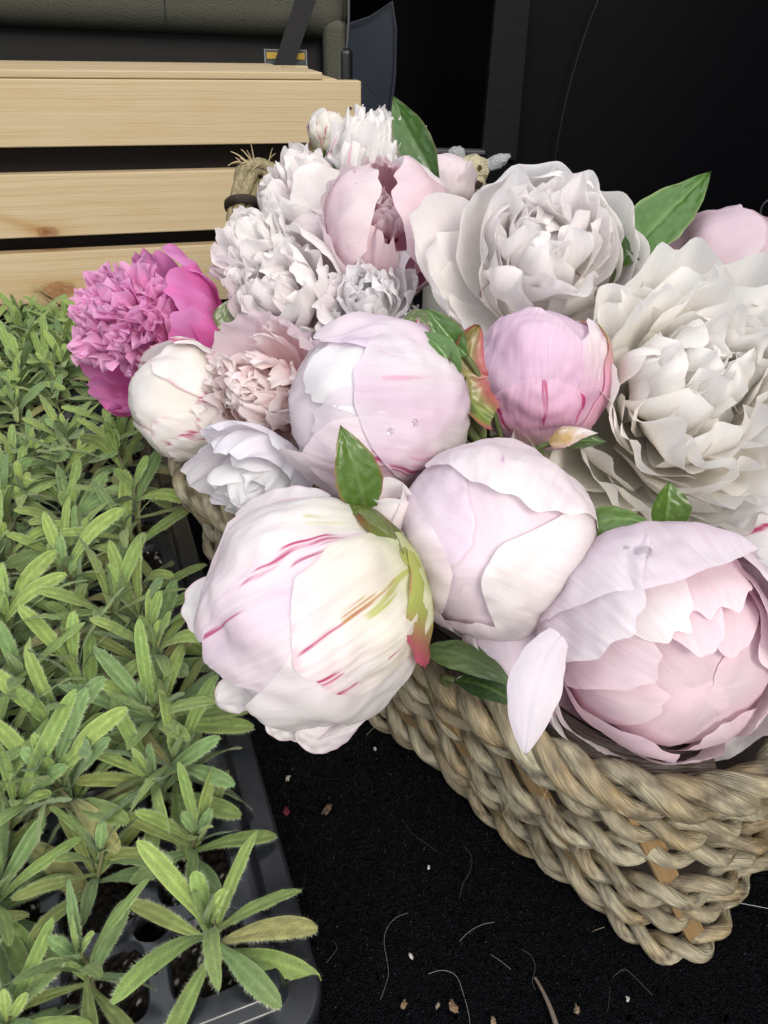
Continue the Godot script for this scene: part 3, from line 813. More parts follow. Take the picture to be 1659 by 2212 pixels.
	o = flower("peony_bloom", "bright magenta-pink frilled peony, only strongly coloured bloom, leaning over the seedlings", 312, 716, 166, R, Vector3(-0.42, 0.20, 0.88), up)
	var hot := [Color(0.66, 0.08, 0.36), Color(0.84, 0.31, 0.61), Color(0.91, 0.54, 0.80)]
	for i in 7:
		bp(o, R * (0.98 + 0.008 * i), [215, 255, 285, 180, 140, 100, 320][i], [108, 122, 128, 100, 98, 98, 118][i], [0.62, 0.62, 0.58, 0.6, 0.55, 0.5, 0.5][i], {"nu": 26, "nv": 26, "col": [Color(0.62, 0.05, 0.28), Color(0.78, 0.20, 0.52), Color(0.82, 0.36, 0.70)], "tone": 1.0, "blush": 0.6, "cb": Color(0.76, 0.10, 0.42), "rag": 0.05, "ct": 0.003, "k": 0.25, "lump": 0.003, "vein": 0.1}, "guard_petal")
	for i in 4:
		bp(o, R * 0.95, [45, 10, 75, 165][i], [92, 100, 84, 92][i], 0.5, {"nu": 20, "nv": 20, "col": [Color(0.60, 0.04, 0.26), Color(0.70, 0.10, 0.40), Color(0.78, 0.30, 0.64)], "tone": 1.0, "rag": 0.06, "ct": 0.003, "k": 0.2, "ruf": 0.006}, "guard_petal")
	mound(o, R * 0.98, 52, hot, {"from": 0.42, "W": R * 0.27, "ruf": R * 0.26, "ruff": 1.8, "rag": 0.07})
	bomb(o, R * 0.96, 70, hot, {"W": R * 0.21, "rag": 0.05, "k": 0.4, "wt": 0.7, "spread": 66.0, "ruf": R * 0.16, "nu": 12, "nv": 12})

	# ---- ruffled pale bloom above it
	R = 0.041
	o = flower("peony_bloom", "pale pink-white ruffled peony with one magenta dash, behind the peach-centred bloom", 612, 640, 140, R, Vector3(-0.40, 0.25, 0.88), up)
	ring(o, 7, 0, R * 1.7, R * 0.6, [95, 48, -12], {"nu": 20, "nv": 20, "z0": -R * 0.8, "col": [PINK, BLUSH, Color(0.92, 0.87, 0.885)], "rl0": R * 0.9, "rag": 0.07, "ruf": 0.006}, 0.7)
	bp(o, R * 1.02, -40, 128, 0.85, {"nu": 30, "nv": 30, "col": [PINK, BLUSH, WHITE], "rag": 0.04, "k": 0.3})
	bp(o, R * 1.03, -105, 96, 0.6, {"nu": 26, "nv": 26, "col": [PINK, BLUSH, WHITE], "rag": 0.04, "k": 0.3, "fl": [[0.1, 0.4, 0.9, 0.05, MAG, 1.2], [0.9, 0.5, 0.8, 0.08, MAG, 1.0]]})
	mound(o, R * 1.1, 40, [BLUSH, Color(0.93, 0.89, 0.89), WHITE], {"rag": 0.06, "from": 0.2})
	bp(o, R * 1.0, 20, 118, 0.8, {"nu": 26, "nv": 26, "col": [PINK, BLUSH, WHITE], "rag": 0.06, "k": 0.3})
	bp(o, R * 0.99, 190, 92, 0.9, {"nu": 26, "nv": 26, "col": [PINK, BLUSH, WHITE], "rag": 0.08, "k": 0.3, "ct": 0.004})
	bp(o, R * 0.98, 120, 96, 0.9, {"nu": 26, "nv": 26, "col": [PINK, BLUSH, WHITE], "rag": 0.08, "k": 0.3, "ct": 0.004})
	# ---- white frilly bloom on the left edge of the heap
	R = 0.026
	o = flower("peony_bloom", "small white fringed peony against the lowest wooden slat", 545, 528, 88, R, Vector3(-0.45, 0.5, 0.7), up)
	ring(o, 6, 10, R * 1.6, R * 0.55, [95, 55, 0], {"z0": -R * 0.7, "col": [BLUSH, WHITE, WHITE], "rl0": R, "rag": 0.1, "ruf": 0.005})
	mound(o, R * 1.1, 36, [BLUSH, WHITE, WHITE], {"rag": 0.09})
	# ---- bud with lime sepals
	R = 0.0222
	o = flower("peony_bud", "pink-white bud wrapped by lime green sepals with red tips", 682, 510, 70, R, Vector3(-0.75, 0.1, 0.45))
	plain_bud(o, R, 6, {"col": [PALEGREEN, BLUSH, Color(0.92, 0.86, 0.88)], "k": 0.3, "cb": BLUSH, "blush": 0.3}, 0.3)
	bp(o, R * 1.12, -8, 66, 0.5, {"k": 0.12, "rag": 0.08, "gl": 0.0, "ct": 0.002, "col": [Color(0.30, 0.40, 0.05), Color(0.42, 0.50, 0.09), Color(0.40, 0.14, 0.09)], "wb": 0.6, "vein": 0.3}, "sepal")
	bp(o, R * 1.14, -52, 60, 0.45, {"k": 0.12, "rag": 0.05, "gl": 0.0, "ct": 0.001, "col": [Color(0.24, 0.34, 0.05), Color(0.38, 0.46, 0.10), Color(0.36, 0.42, 0.12)], "wb": 0.6, "vein": 0.3}, "sepal")
	bp(o, R * 1.10, 40, 55, 0.4, {"gl": 0.0, "col": [Color(0.24, 0.34, 0.05), Color(0.38, 0.46, 0.10), Color(0.40, 0.42, 0.12)], "wb": 0.6}, "sepal")
	# ---- white bloom by the handle
	R = 0.031
	o = flower("peony_bloom", "white peony with dark red frilled edge beside the basket handle", 655, 404, 98, R, Vector3(-0.45, 0.55, 0.65), up)
	ring(o, 6, 30, R * 1.6, R * 0.62, [95, 45, -25], {"nu": 20, "nv": 20, "z0": -R * 0.8, "col": [BLUSH, WHITE, COOL], "rl0": R * 0.9, "rag": 0.1, "ruf": 0.005, "fl": [[0.2, 0.85, 1.0, 0.2, MAG, 0.7]]}, 0.7)
	bp(o, R * 0.98, 175, 112, 0.85, {"nu": 26, "nv": 26, "col": [BLUSH, WHITE, COOL], "rag": 0.08, "rf": 8.0, "ct": 0.002})
	bp(o, R * 1.0, 110, 124, 0.8, {"nu": 26, "nv": 26, "col": [BLUSH, WHITE, WHITE], "rag": 0.12, "rf": 8.0, "k": 0.2})
	bp(o, R * 1.02, 230, 130, 0.85, {"nu": 26, "nv": 26, "col": [BLUSH, WHITE, WHITE], "rag": 0.06, "k": 0.3})
	bp(o, R * 1.03, 170, 120, 0.9, {"nu": 26, "nv": 26, "col": [BLUSH, WHITE, WHITE], "rag": 0.11, "rf": 8.0, "k": 0.2})
	mound(o, R * 1.1, 26, [PINK, BLUSH, WHITE], {"rag": 0.08, "from": 0.3})
	# ---- small striped bud on top
	R = 0.016
	o = flower("peony_bud", "tiny upright bud striped magenta, white and lime, topmost of the heap, before the wooden crate", 712, 287, 43, R, Vector3(0.10, 0.97, 0.2))
	plain_bud(o, R, 6, {"col": [PALEGREEN, CREAM, WHITE], "k": 0.3, "nu": 22, "nv": 22, "ec": MAG, "edge": 0.9}, 0.0, 110, 160)
	for i in 3:
		bp(o, R * 1.10, [-52, 22, 70][i], [120, 110, 130][i], 0.55, {"nu": 22, "nv": 22, "col": [LIME, CREAM, WHITE], "fl": [[[-0.7, 0.75, 0.0][i], 0.1, 1.0, 0.2, MAG, 1.3], [[0.85, -0.9, -0.7][i], 0.15, 1.0, 0.12, MAG, 1.0]], "k": 0.3})
	bp(o, R * 1.14, 75, 140, 0.3, {"col": [LIME, Color(0.45, 0.12, 0.08), Color(0.40, 0.30, 0.12)], "gl": 0.0}, "sepal")
	# ---- white fringed dome at the top
	R = 0.033
	o = flower("peony_bloom", "white fringed peony dome at the top of the heap beside a dark upright leaf", 808, 338, 100, R, Vector3(0.18, 0.80, 0.55), up)
	ring(o, 8, 0, R * 1.75, R * 0.5, [95, 40, -22], {"nu": 20, "nv": 20, "z0": -R * 0.9, "col": [BLUSH, WHITE, WHITE], "rl0": R * 0.9, "rag": 0.16, "rf": 8.0, "ruf": 0.003, "fl": [[0.1, 0.5, 0.9, 0.04, ROSE, 0.8]]}, 0.6)
	ring(o, 7, 20, R * 1.85, R * 0.42, [80, 20, -30], {"nu": 20, "nv": 20, "z0": -R * 0.9, "col": [BLUSH, WHITE, WHITE], "rl0": R * 0.8, "rag": 0.2, "rf": 9.0, "ruf": 0.004}, 0.8)
	mound(o, R * 1.25, 40, [BLUSH, WHITE, WHITE], {"rag": 0.13, "rf": 7.0, "k": 0.15, "from": 0.3})
	# ---- half hidden pale bloom behind the leaf
	R = 0.0245
	o = flower("peony_bud", "pale pink bud half hidden behind the dark leaf and the cupped bloom", 966, 394, 58, R, Vector3(0.25, 0.8, 0.4))
	plain_bud(o, R, 6, {"col": [PALEGREEN, BLUSH, Color(0.92, 0.84, 0.87)], "k": 0.3, "cb": BLUSH, "blush": 0.3, "nu": 20, "nv": 20}, 0.1, 140, 170)
	# ---- pink cup with a dark red slit
	R = 0.04
	o = flower("peony_bloom", "shell pink cupped peony with a dark red slit in its middle, upper centre", 842, 490, 138, R, Vector3(-0.05, 0.20, 0.97), up)
	mound(o, R * 0.8, 14, [MAG, PINK, BLUSH], {"from": 0.6})
	for s in [[30, 138, 0.86, 0.7], [-28, 140, 0.85, 0.7], [0, 128, 0.90, 0.8], [70, 150, 0.84, 0.5], [150, 146, 0.83, 0.7], [-120, 150, 0.82, 0.6]]:
		bp(o, R * s[2], s[0], s[1], s[3], {"nu": 24, "nv": 24, "col": [ROSE, Color(0.88, 0.62, 0.67), Color(0.92, 0.77, 0.80)], "rag": 0.12, "rf": 4.0, "ruf": 0.006, "ct": 0.001, "k": 0.15, "gl": 0.05}, "inner_petal")
	bp(o, R * 0.96, 88, 178, 1.0, {"nu": 30, "nv": 30, "k": 0.12, "col": [PINK, Color(0.90, 0.71, 0.78), BLUSH], "rag": 0.04, "ce": 0.001, "ct": -0.002, "blush": 0.3, "cb": LILAC})
	bp(o, R * 0.98, -90, 178, 1.05, {"nu": 52, "nv": 40, "k": 0.10, "col": [PINK, Color(0.89, 0.65, 0.74), Color(0.92, 0.80, 0.84)], "rag": 0.05, "ct": 0.001, "blush": 0.35, "cb": PINK})
	bp(o, R * 1.0, 60, 128, 0.85, {"nu": 32, "nv": 32, "k": 0.3, "col": [PINK, Color(0.90, 0.73, 0.80), BLUSH], "rag": 0.07, "rf": 4.0, "ct": 0.002, "ruf": 0.003})
	bp(o, R * 1.0, -38, 132, 0.85, {"nu": 32, "nv": 32, "k": 0.3, "col": [PINK, BLUSH, WHITE], "rag": 0.05, "ct": 0.0})
	bp(o, R * 1.02, 8, 104, 0.8, {"nu": 30, "nv": 30, "k": 0.3, "col": [PINK, BLUSH, BLUSH], "rag": 0.05})
	bp(o, R * 1.03, 120, 120, 0.9, {"nu": 32, "nv": 32, "k": 0.3, "col": [PINK, Color(0.90, 0.73, 0.78), BLUSH], "rag": 0.05, "ct": 0.002, "blush": 0.3, "cb": LILAC})
	bp(o, R * 1.04, 190, 96, 1.1, {"nu": 52, "nv": 40, "k": 0.25, "col": [ROSE, PINK, BLUSH], "rag": 0.05, "ct": 0.004})
	bp(o, R * 1.05, -130, 92, 0.9, {"nu": 30, "nv": 30, "k": 0.25, "col": [ROSE, PINK, BLUSH], "rag": 0.05, "ct": 0.004})
	# ---- greyish white bloom below the cup
	R = 0.0285
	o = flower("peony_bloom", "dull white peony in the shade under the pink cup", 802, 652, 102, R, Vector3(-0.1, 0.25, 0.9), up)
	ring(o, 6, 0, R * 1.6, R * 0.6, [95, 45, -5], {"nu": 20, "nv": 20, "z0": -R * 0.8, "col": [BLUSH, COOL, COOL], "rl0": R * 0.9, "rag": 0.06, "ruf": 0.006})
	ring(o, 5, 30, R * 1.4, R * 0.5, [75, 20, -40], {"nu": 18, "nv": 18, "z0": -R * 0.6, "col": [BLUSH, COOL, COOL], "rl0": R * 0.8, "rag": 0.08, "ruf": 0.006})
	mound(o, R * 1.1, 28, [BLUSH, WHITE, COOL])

	# ---- the big white bloom near the top
	R = 0.058
	o = flower("peony_bloom", "largest open white peony at the top right centre, broad folded petals, before the black trim", 1168, 560, 232, R, Vector3(-0.08, 0.36, 0.93), up)
	var wh := [Color(0.95, 0.905, 0.87), Color(0.95, 0.925, 0.90), Color(0.945, 0.93, 0.92)]
	var we := {"nu": 26, "nv": 26, "col": wh, "rl0": R * 0.9, "rl1": R * 0.75, "rag": 0.035, "rf": 4.0, "ruf": 0.0045, "ruff": 1.8, "z0": -R * 0.8, "wt": 0.92, "wb": 0.4, "k": 0.32, "pw": 2.8, "vein": 0.012}
	for s in [[14, 1.85, 0.62, 72, 30, -58], [-22, 1.85, 0.66, 74, 24, -70], [-48, 1.65, 0.55, 84, 26, -50], [66, 1.75, 0.55, 92, 52, 8], [38, 1.55, 0.5, 86, 36, -14], [92, 1.55, 0.6, 92, 48, 0], [120, 1.5, 0.6, 95, 50, 2], [155, 1.5, 0.7, 95, 48, 0], [195, 1.5, 0.72, 95, 46, -6], [235, 1.5, 0.7, 95, 46, -4], [272, 1.45, 0.55, 95, 44, -4], [300, 1.6, 0.6, 92, 40, -20]]:
		op(o, s[0], R * s[1], R * s[2] * 1.12, [s[3], s[4], s[5]], we, "outer_petal")
	mound(o, R * 0.95, 30, wh, {"from": 0.35})
	for s in [[-8, 1.5, 0.62, 62, -6, -88], [178, 1.2, 0.62, 68, 6, -80], [100, 1.25, 0.42, 64, 14, -30], [88, 1.3, 0.42, 68, 18, -22], [76, 1.35, 0.42, 70, 22, -18], [250, 1.2, 0.5, 66, 10, -50], [40, 1.3, 0.5, 60, 0, -70], [320, 1.4, 0.5, 62, 4, -60]]:
		op(o, s[0], R * s[1], R * s[2], [s[3], s[4], s[5]], we.merged({"ec": WINE, "edge": 1.0 if s[0] == 178 else 0.0}, true), "petal")
	# ---- the white bloom on the right
	R = 0.06
	o = flower("peony_bloom", "widest creamy white open peony on the right with wine red flecks deep in its middle", 1486, 862, 262, R, Vector3(0.02, 0.22, 0.97), up)
	wh = [Color(0.92, 0.87, 0.72), Color(0.945, 0.93, 0.86), Color(0.945, 0.94, 0.91)]
	we = {"nu": 26, "nv": 26, "col": wh, "rl0": R * 0.9, "rl1": R * 0.6, "rag": 0.045, "rf": 4.0, "ruf": 0.008, "ruff": 2.0, "z0": -R * 0.75, "wt": 0.92, "wb": 0.4, "k": 0.3, "pw": 2.8, "vein": 0.012}
	for s in [[0, 1.75, 0.6, 88, 52, 10], [-38, 1.85, 0.6, 86, 50, 4], [38, 1.6, 0.55, 88, 48, 0], [72, 1.5, 0.55, 92, 46, -8], [105, 1.55, 0.6, 95, 46, -14], [140, 1.55, 0.62, 95, 52, 4], [175, 1.5, 0.6, 95, 54, 10], [212, 1.5, 0.62, 95, 56, 12], [250, 1.6, 0.6, 92, 52, 6], [285, 1.7, 0.6, 90, 52, 6], [320, 1.6, 0.5, 86, 40, -10]]:
		op(o, s[0], R * s[1], R * s[2] * 1.12, [s[3], s[4], s[5]], we, "outer_petal")
	mound(o, R * 1.08, 46, wh, {"from": 0.12})
	mound(o, R * 0.85, 6, [WINE, WINE, wh[1]], {"from": 0.85, "ec": WINE, "edge": 0.8})
	for s in [[-15, 1.5, 0.5, 62, 20, -30], [25, 1.4, 0.45, 62, 16, -60], [-50, 1.5, 0.5, 66, 30, 10], [60, 1.3, 0.42, 66, 14, -62], [195, 1.25, 0.5, 78, 40, 24], [262, 1.4, 0.45, 68, 24, -10]]:
		op(o, s[0], R * s[1], R * s[2], [s[3], s[4], s[5]], we, "petal")
	for s in [[118, 2.1, 0.75, 95, 60, 30], [142, 2.0, 0.8, 95, 62, 30], [100, 1.9, 0.7, 95, 58, 20]]:
		op(o, s[0], R * s[1], R * s[2], [s[3], s[4], s[5]], we, "guard_petal")
	# ---- pink bud far right
	R = 0.036
	o = flower("peony_bud", "soft pink peony bud at the far right against the black trim", 1568, 590, 132, R, Vector3(0.62, 0.25, 0.66))
	plain_bud(o, R, 7, {"col": [PINK, Color(0.80, 0.58, 0.66), Color(0.81, 0.68, 0.74)], "k": 0.3, "cb": LILAC, "blush": 0.4, "nu": 28, "nv": 28}, 0.0, 125, 165)
	# ---- bloom hidden low between the two front buds
	R = 0.0165
	o = flower("peony_bud", "half hidden lilac bud low between the two front buds, magenta edged petals", 1100, 1392, 90, R, Vector3(0.1, -0.1, 0.95), up)
	core(o, R, [PINK, LILAC, LILAC])
	bp(o, R * 1.03, -60, 140, 0.8, {"nu": 26, "nv": 26, "col": [MAG, LILAC, Color(0.74, 0.68, 0.82)], "ec": MAG, "edge": 1.0})
	bp(o, R * 1.05, 100, 130, 0.8, {"nu": 26, "nv": 26, "col": [PINK, LILAC, LILAC], "fl": [[-0.9, 0.2, 1.0, 0.12, MAG, 1.2]]})
	bp(o, R * 1.06, 190, 100, 0.7, {"col": [MAG, LILAC, LILAC], "fl": [[-0.7, 0.2, 1.0, 0.2, MAG, 1.2]]})
	# ---- rolled petal between the big bud and the round bud
	o = flower("peony_bloom", "rolled pink-white petal peeping out left of the round centre bud", 846, 1112, 62, 0.0112, Vector3(-0.25, 0.75, 0.6))
	for s in [[-20, 0.029, 0.013, 62, 8, -10, 0.007], [70, 0.026, 0.012, 60, 10, -20, 0.009], [160, 0.026, 0.014, 60, 10, -20, 0.010], [250, 0.027, 0.013, 62, 12, 0, 0.009]]:
		op(o, s[0], s[1], s[2], [s[3], s[4], s[5]], {"nu": 24, "nv": 24, "z0": -0.0112, "rl0": 0.012, "rl1": s[6], "col": [PINK, BLUSH, WHITE], "wb": 0.6, "k": 0.25, "ct": 0.002, "rag": 0.03})


func leaves() -> void:
	var dark := {"col": Color(0.035, 0.085, 0.020), "c2": Color(0.050, 0.11, 0.020), "rib": Color(0.09, 0.16, 0.05), "ec": Color(0.14, 0.13, 0.06)}
	leaf("dark green pointed leaf standing upright behind the pink cup, topmost leaf", at(946, 392, 0.50), at(884, 300, 0.49), at(850, 207, 0.50), 0.0125, CB * Vector3(-0.5, 0.1, 0.85), dark)
	leaf("narrow folded leaf between the fringed white dome and the white bloom by the handle", at(742, 412, 0.52), at(728, 372, 0.515), at(717, 308, 0.52), 0.0075, CB * Vector3(0.6, 0.0, 0.7), {"col": Color(0.10, 0.17, 0.06), "c2": Color(0.10, 0.17, 0.06), "fold": 0.5})
	leaf("broad glossy green leaf pointing up right of the largest white bloom", at(1340, 572, 0.41), at(1420, 470, 0.40), at(1536, 371, 0.42), 0.0175, CB * Vector3(-0.35, 0.35, 0.87), {"col": Color(0.055, 0.13, 0.018), "c2": Color(0.05, 0.12, 0.016), "rib": Color(0.12, 0.22, 0.06), "ec": Color(0.20, 0.26, 0.10), "fold": 0.12})
	leaf("thin leaf tip standing above the far right pink bud", at(1498, 520, 0.44), at(1496, 480, 0.44), at(1503, 448, 0.44), 0.003, CB * Vector3(0.2, 0.2, 1), dark)
	leaf("pointed green leaf standing in front of the streaked bud, above the largest bud", at(792, 1100, 0.275), at(770, 1010, 0.262), at(735, 918, 0.262), 0.0088, CB * Vector3(0.2, 0.1, 0.95), {"col": Color(0.060, 0.12, 0.020), "c2": Color(0.075, 0.13, 0.025), "rib": Color(0.11, 0.18, 0.05), "ec": Color(0.22, 0.10, 0.05), "fold": 0.1, "vm": 0.34, "wb": 0.5})
	leaf("brown edged leaf curling over the back of the largest bud", at(748, 1092, 0.268), at(815, 1085, 0.262), at(872, 1196, 0.262), 0.0062, CB * Vector3(0.5, 0.7, 0.6), {"col": Color(0.075, 0.10, 0.02), "c2": Color(0.10, 0.11, 0.03), "ec": Color(0.26, 0.12, 0.06), "fold": -0.3})
	leaf("green leaf lying between the round bud and the front cup, pointing right", at(1235, 1170, 0.285), at(1310, 1085, 0.278), at(1418, 1140, 0.278), 0.0085, CB * Vector3(-0.1, 0.7, 0.7), {"col": Color(0.06, 0.12, 0.02), "c2": Color(0.075, 0.14, 0.025), "ec": Color(0.24, 0.18, 0.10), "fold": -0.15})
	leaf("oval green leaf pointing up under the creamy white bloom", at(1432, 1168, 0.30), at(1446, 1100, 0.29), at(1446, 1040, 0.292), 0.0088, CB * Vector3(0.15, 0.3, 0.95), {"col": Color(0.055, 0.11, 0.020), "c2": Color(0.07, 0.13, 0.025), "fold": 0.3, "vm": 0.5})
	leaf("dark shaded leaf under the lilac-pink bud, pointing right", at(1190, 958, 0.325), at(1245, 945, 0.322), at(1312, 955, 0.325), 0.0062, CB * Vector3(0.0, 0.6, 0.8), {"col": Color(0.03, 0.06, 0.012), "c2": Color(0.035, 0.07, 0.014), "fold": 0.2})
	leaf("slim green leaf with dark tip left of the red sepal, upper of the pair", at(1008, 770, 0.318), at(962, 720, 0.314), at(919, 664, 0.314), 0.0064, CB * Vector3(-0.3, 0.3, 0.9), {"col": Color(0.06, 0.13, 0.03), "c2": Color(0.05, 0.11, 0.025), "ec": Color(0.16, 0.09, 0.05), "fold": 0.4})
	leaf("slim green leaf left of the red sepal, lower of the pair", at(985, 830, 0.314), at(970, 745, 0.306), at(897, 718, 0.312), 0.0060, CB * Vector3(-0.3, 0.5, 0.8), {"col": Color(0.06, 0.13, 0.03), "c2": Color(0.06, 0.13, 0.03), "fold": 0.35})
	leaf("rounded dark olive leaf behind the pair of slim leaves", at(950, 728, 0.36), at(900, 662, 0.36), at(868, 706, 0.362), 0.0055, CB * Vector3(0, 0.3, 0.95), {"col": Color(0.055, 0.075, 0.016), "c2": Color(0.06, 0.085, 0.02), "fold": 0.1})
	leaf("grey green leaf lying on the basket rim below the largest bud", at(905, 1405, 0.285), at(1010, 1390, 0.277), at(1120, 1492, 0.272), 0.0078, CB * Vector3(0.1, 0.8, 0.6), {"col": Color(0.06, 0.10, 0.035), "c2": Color(0.075, 0.11, 0.04), "rib": Color(0.11, 0.15, 0.07), "fold": -0.1})
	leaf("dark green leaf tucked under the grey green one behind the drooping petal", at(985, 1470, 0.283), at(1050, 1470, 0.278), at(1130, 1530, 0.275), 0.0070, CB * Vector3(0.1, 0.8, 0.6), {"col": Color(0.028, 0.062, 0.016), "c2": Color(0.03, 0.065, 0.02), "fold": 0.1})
	leaf("olive leaf between the magenta bloom and the pale ruffled bloom", at(468, 735, 0.47), at(480, 690, 0.468), at(505, 640, 0.47), 0.0085, CB * Vector3(0.1, 0.1, 1), {"col": Color(0.10, 0.125, 0.05), "c2": Color(0.11, 0.14, 0.055), "fold": 0.1, "vm": 0.35, "wb": 0.6})
	leaf("small olive sepal-like leaf in the gap between the streaked bud and the lilac-pink bud", at(1050, 950, 0.335), at(1020, 915, 0.328), at(1015, 880, 0.33), 0.0045, CB * Vector3(0, 0.2, 1), {"col": Color(0.11, 0.13, 0.05), "c2": Color(0.20, 0.18, 0.10), "fold": 0.2})
	leaf("small green leaf under the tiny striped bud", at(700, 352, 0.55), at(670, 345, 0.545), at(655, 322, 0.55), 0.006, CB * Vector3(0, 0.4, 0.9), dark)


# ------------------------------------------------------------------ the car
func car() -> void:
	struct("cargo_floor", box(Vector3(0.0, -0.02, -0.95), Vector3(1.7, 0.04, 2.7)), M.carpet)
	pile()
	var o := thing("car_body", "dark car interior around the load: roof lining, side trim and front wall", "car")
	part("roof_lining", box(Vector3(0, 1.06, -1.72), Vector3(1.7, 0.05, 1.40), 0.02), M.roof, o)
	part("left_wall", box(Vector3(-0.86, 0.5, -1.15), Vector3(0.06, 1.0, 2.3), 0.02), M.trim, o)
	part("front_wall", box(Vector3(0, 0.5, -2.42), Vector3(1.7, 1.0, 0.06)), M.trim, o)
	# right side: wheel arch trim with a shallow rounded bulge
	var P := PackedVector3Array()
	var nu := 40
	var nv := 30
	for j in nv + 1:
		for i in nu + 1:
			var z := lerpf(-1.16, 0.35, float(i) / nu)
			var y := lerpf(0.0, 1.0, float(j) / nv)
			var r := Vector2((z + 0.62) / 0.42, (y + 0.05) / 0.52).length()
			var x := 0.66 - 0.07 * (1.0 - smoothstep(0.92, 1.0, r)) - 0.02 * smoothstep(0.55, 0.6, y)
			P.append(Vector3(x, y, z))
	part("side_trim", sheet(P, PackedColorArray(), PackedVector2Array(), nu, nv), M.trim, o)
	part("side_backing", box(Vector3(0.72, 0.5, -1.1), Vector3(0.08, 1.0, 2.6)), M.trim, o)
	var ring_c := onz(1672, 454, -0.80)
	var pts := PackedVector3Array()
	var rad := PackedFloat32Array()
	for i in 33:
		var a := TAU * i / 32.0
		pts.append(ring_c + Vector3(cos(a) * 0.0115, sin(a) * 0.0115, 0.004 * cos(a)))
		rad.append(0.0011)
	part("tie_down_ring", tube(pts, rad, 6), std(lin(0.10, 0.11, 0.12), 0.35, {"metallic": 0.6}), o)
	part("ring_mount", bez_tube(ring_c + Vector3(0.011, 0, 0), ring_c + Vector3(0.03, 0, 0), ring_c + Vector3(0.22, 0.0, 0.0), 0.005, 0.02, 6, 8), M.trim, o)
	# the grey upright strip and the black panels behind it
	var a := onz(1072, -10, -1.2)
	var b := onz(1040, 345, -1.2)
	var c := onz(1115, 345, -1.2)
	var d := onz(1146, -10, -1.2)
	part("pillar_strip", slab([a, d, c, b], 0.03), M.pillar, o)
	part("pillar_strip_foot", box(Vector3((b.x + c.x) * 0.5, b.y * 0.5 - 0.005, -1.215), Vector3(0.055, b.y, 0.028)), M.trim, o)
	part("black_panel", slab([Vector3(d.x - 0.004, 1.0, -1.225), Vector3(0.70, 1.0, -1.225), Vector3(0.70, 0.0, -1.225), Vector3(c.x - 0.01, 0.0, -1.225)], 0.03), M.trim, o)
	part("trim_seam", bez_tube(onz(1300, -20, -1.205), onz(1215, 180, -1.205), onz(1192, 400, -1.205), 0.0011, 0.0011, 14, 6), std(lin(0.006, 0.0065, 0.008), 0.6), o)
	part("inner_panel", slab([onz(850, -60, -1.75), onz(1100, -60, -1.75), onz(1100, 420, -1.75), onz(835, 420, -1.75)], 0.03), M.trim, o)
	var l := onz(992, 327, -1.2)
	part("sill", box(l, Vector3(0.075, 0.006, 0.02), 0.002), std(lin(0.06, 0.065, 0.07), 0.5), o)
	part("sill_base", box(Vector3(l.x, l.y * 0.5 - 0.004, -1.205), Vector3(0.085, l.y - 0.004, 0.02)), M.trim, o)
	# the far door: a blue black moulding with a pale edge, and the window above it
	var z := -1.68
	part("door_panel", slab([onz(752, 52, z), onz(800, 36, z), onz(848, 2, z), onz(858, 60, z), onz(856, 160, z), onz(846, 260, z), onz(820, 420, z), onz(752, 420, z)], 0.03), M.blue_plastic, o)
	pts = PackedVector3Array()
	rad = PackedFloat32Array()
	for q in [[752, 52], [800, 36], [848, 3], [855, 60], [853, 150], [842, 250], [826, 330]]:
		pts.append(onz(q[0], q[1], z + 0.012))
		rad.append(0.0016)
	part("door_edge", tube(pts, rad, 6), std(lin(0.07, 0.085, 0.11), 0.4), o)
	part("door_pocket", slab([onz(752, 160, z + 0.05), onz(785, 178, z + 0.05), onz(836, 246, z + 0.05), onz(825, 300, z + 0.05), onz(752, 330, z + 0.05)], 0.02), M.blue_plastic, o)
	# rear seat
	var s := thing("rear_seat", "olive fabric rear seat back with a black lower panel behind the crate", "car seat")
	var e := onz(745, 60, -1.3)
	var y0 := onz(620, 74, -1.3).y
	var m := box(Vector3.ZERO, Vector3(1.0, 0.5, 0.14), 0.035, 4)
	var u := part("seat_back", m, M.olive, s)
	u.transform = Transform3D(Basis(Vector3(0, 0, 1), -0.012), Vector3(e.x - 0.5, y0 + 0.25, -1.36))
	part("lower_panel", box(Vector3(e.x - 0.5, y0 - 0.2, -1.372), Vector3(0.96, 0.5, 0.09), 0.01), M.seat_black, s)
	part("bolster", box(Vector3(e.x - 0.017, y0 - 0.16, -1.335), Vector3(0.034, 0.36, 0.08), 0.012), M.olive, s)
	part("bolster", box(onz(10, 240, -1.335) * Vector3(1, 0, 1) + Vector3(0, y0 - 0.16, 0), Vector3(0.022, 0.36, 0.08), 0.01), M.olive, s)
	part("side_rail", bez_tube(onz(752, -20, -1.30), onz(757, 60, -1.30), onz(742, 150, -1.31), 0.0022, 0.0022, 8, 6), std(lin(0.08, 0.085, 0.09), 0.4), s)
	part("latch", box(onz(747, 145, -1.31), Vector3(0.02, 0.05, 0.03), 0.008), M.black_plastic, s)
	part("seam", bez_tube(onz(355, -10, -1.289), onz(357, 35, -1.289), onz(358, 52, -1.289), 0.0008, 0.0008, 6, 5), M.seat_black, s)
	# belt
	var belt := part("seat_belt", slab([onz(640, -10, -1.245), onz(686, -10, -1.245), onz(630, 156, -1.245), onz(586, 156, -1.245)], 0.003), std(lin(0.010, 0.010, 0.011), 0.8), self)
	tag(belt, "black seat belt strap slanting down across the olive seat back", "seat belt")
	# the hanging tag
	var t := thing("hanging_tag", "clear plastic tag with a yellow header hanging behind the seat belt", "tag")
	var g := onz(618, 137, -1.27)
	part("clear_sleeve", box(g, Vector3(0.062, 0.034, 0.0012)), std(Color(0.8, 0.85, 0.9, 0.05), 0.1, {"transparency": BaseMaterial3D.TRANSPARENCY_ALPHA}), t)
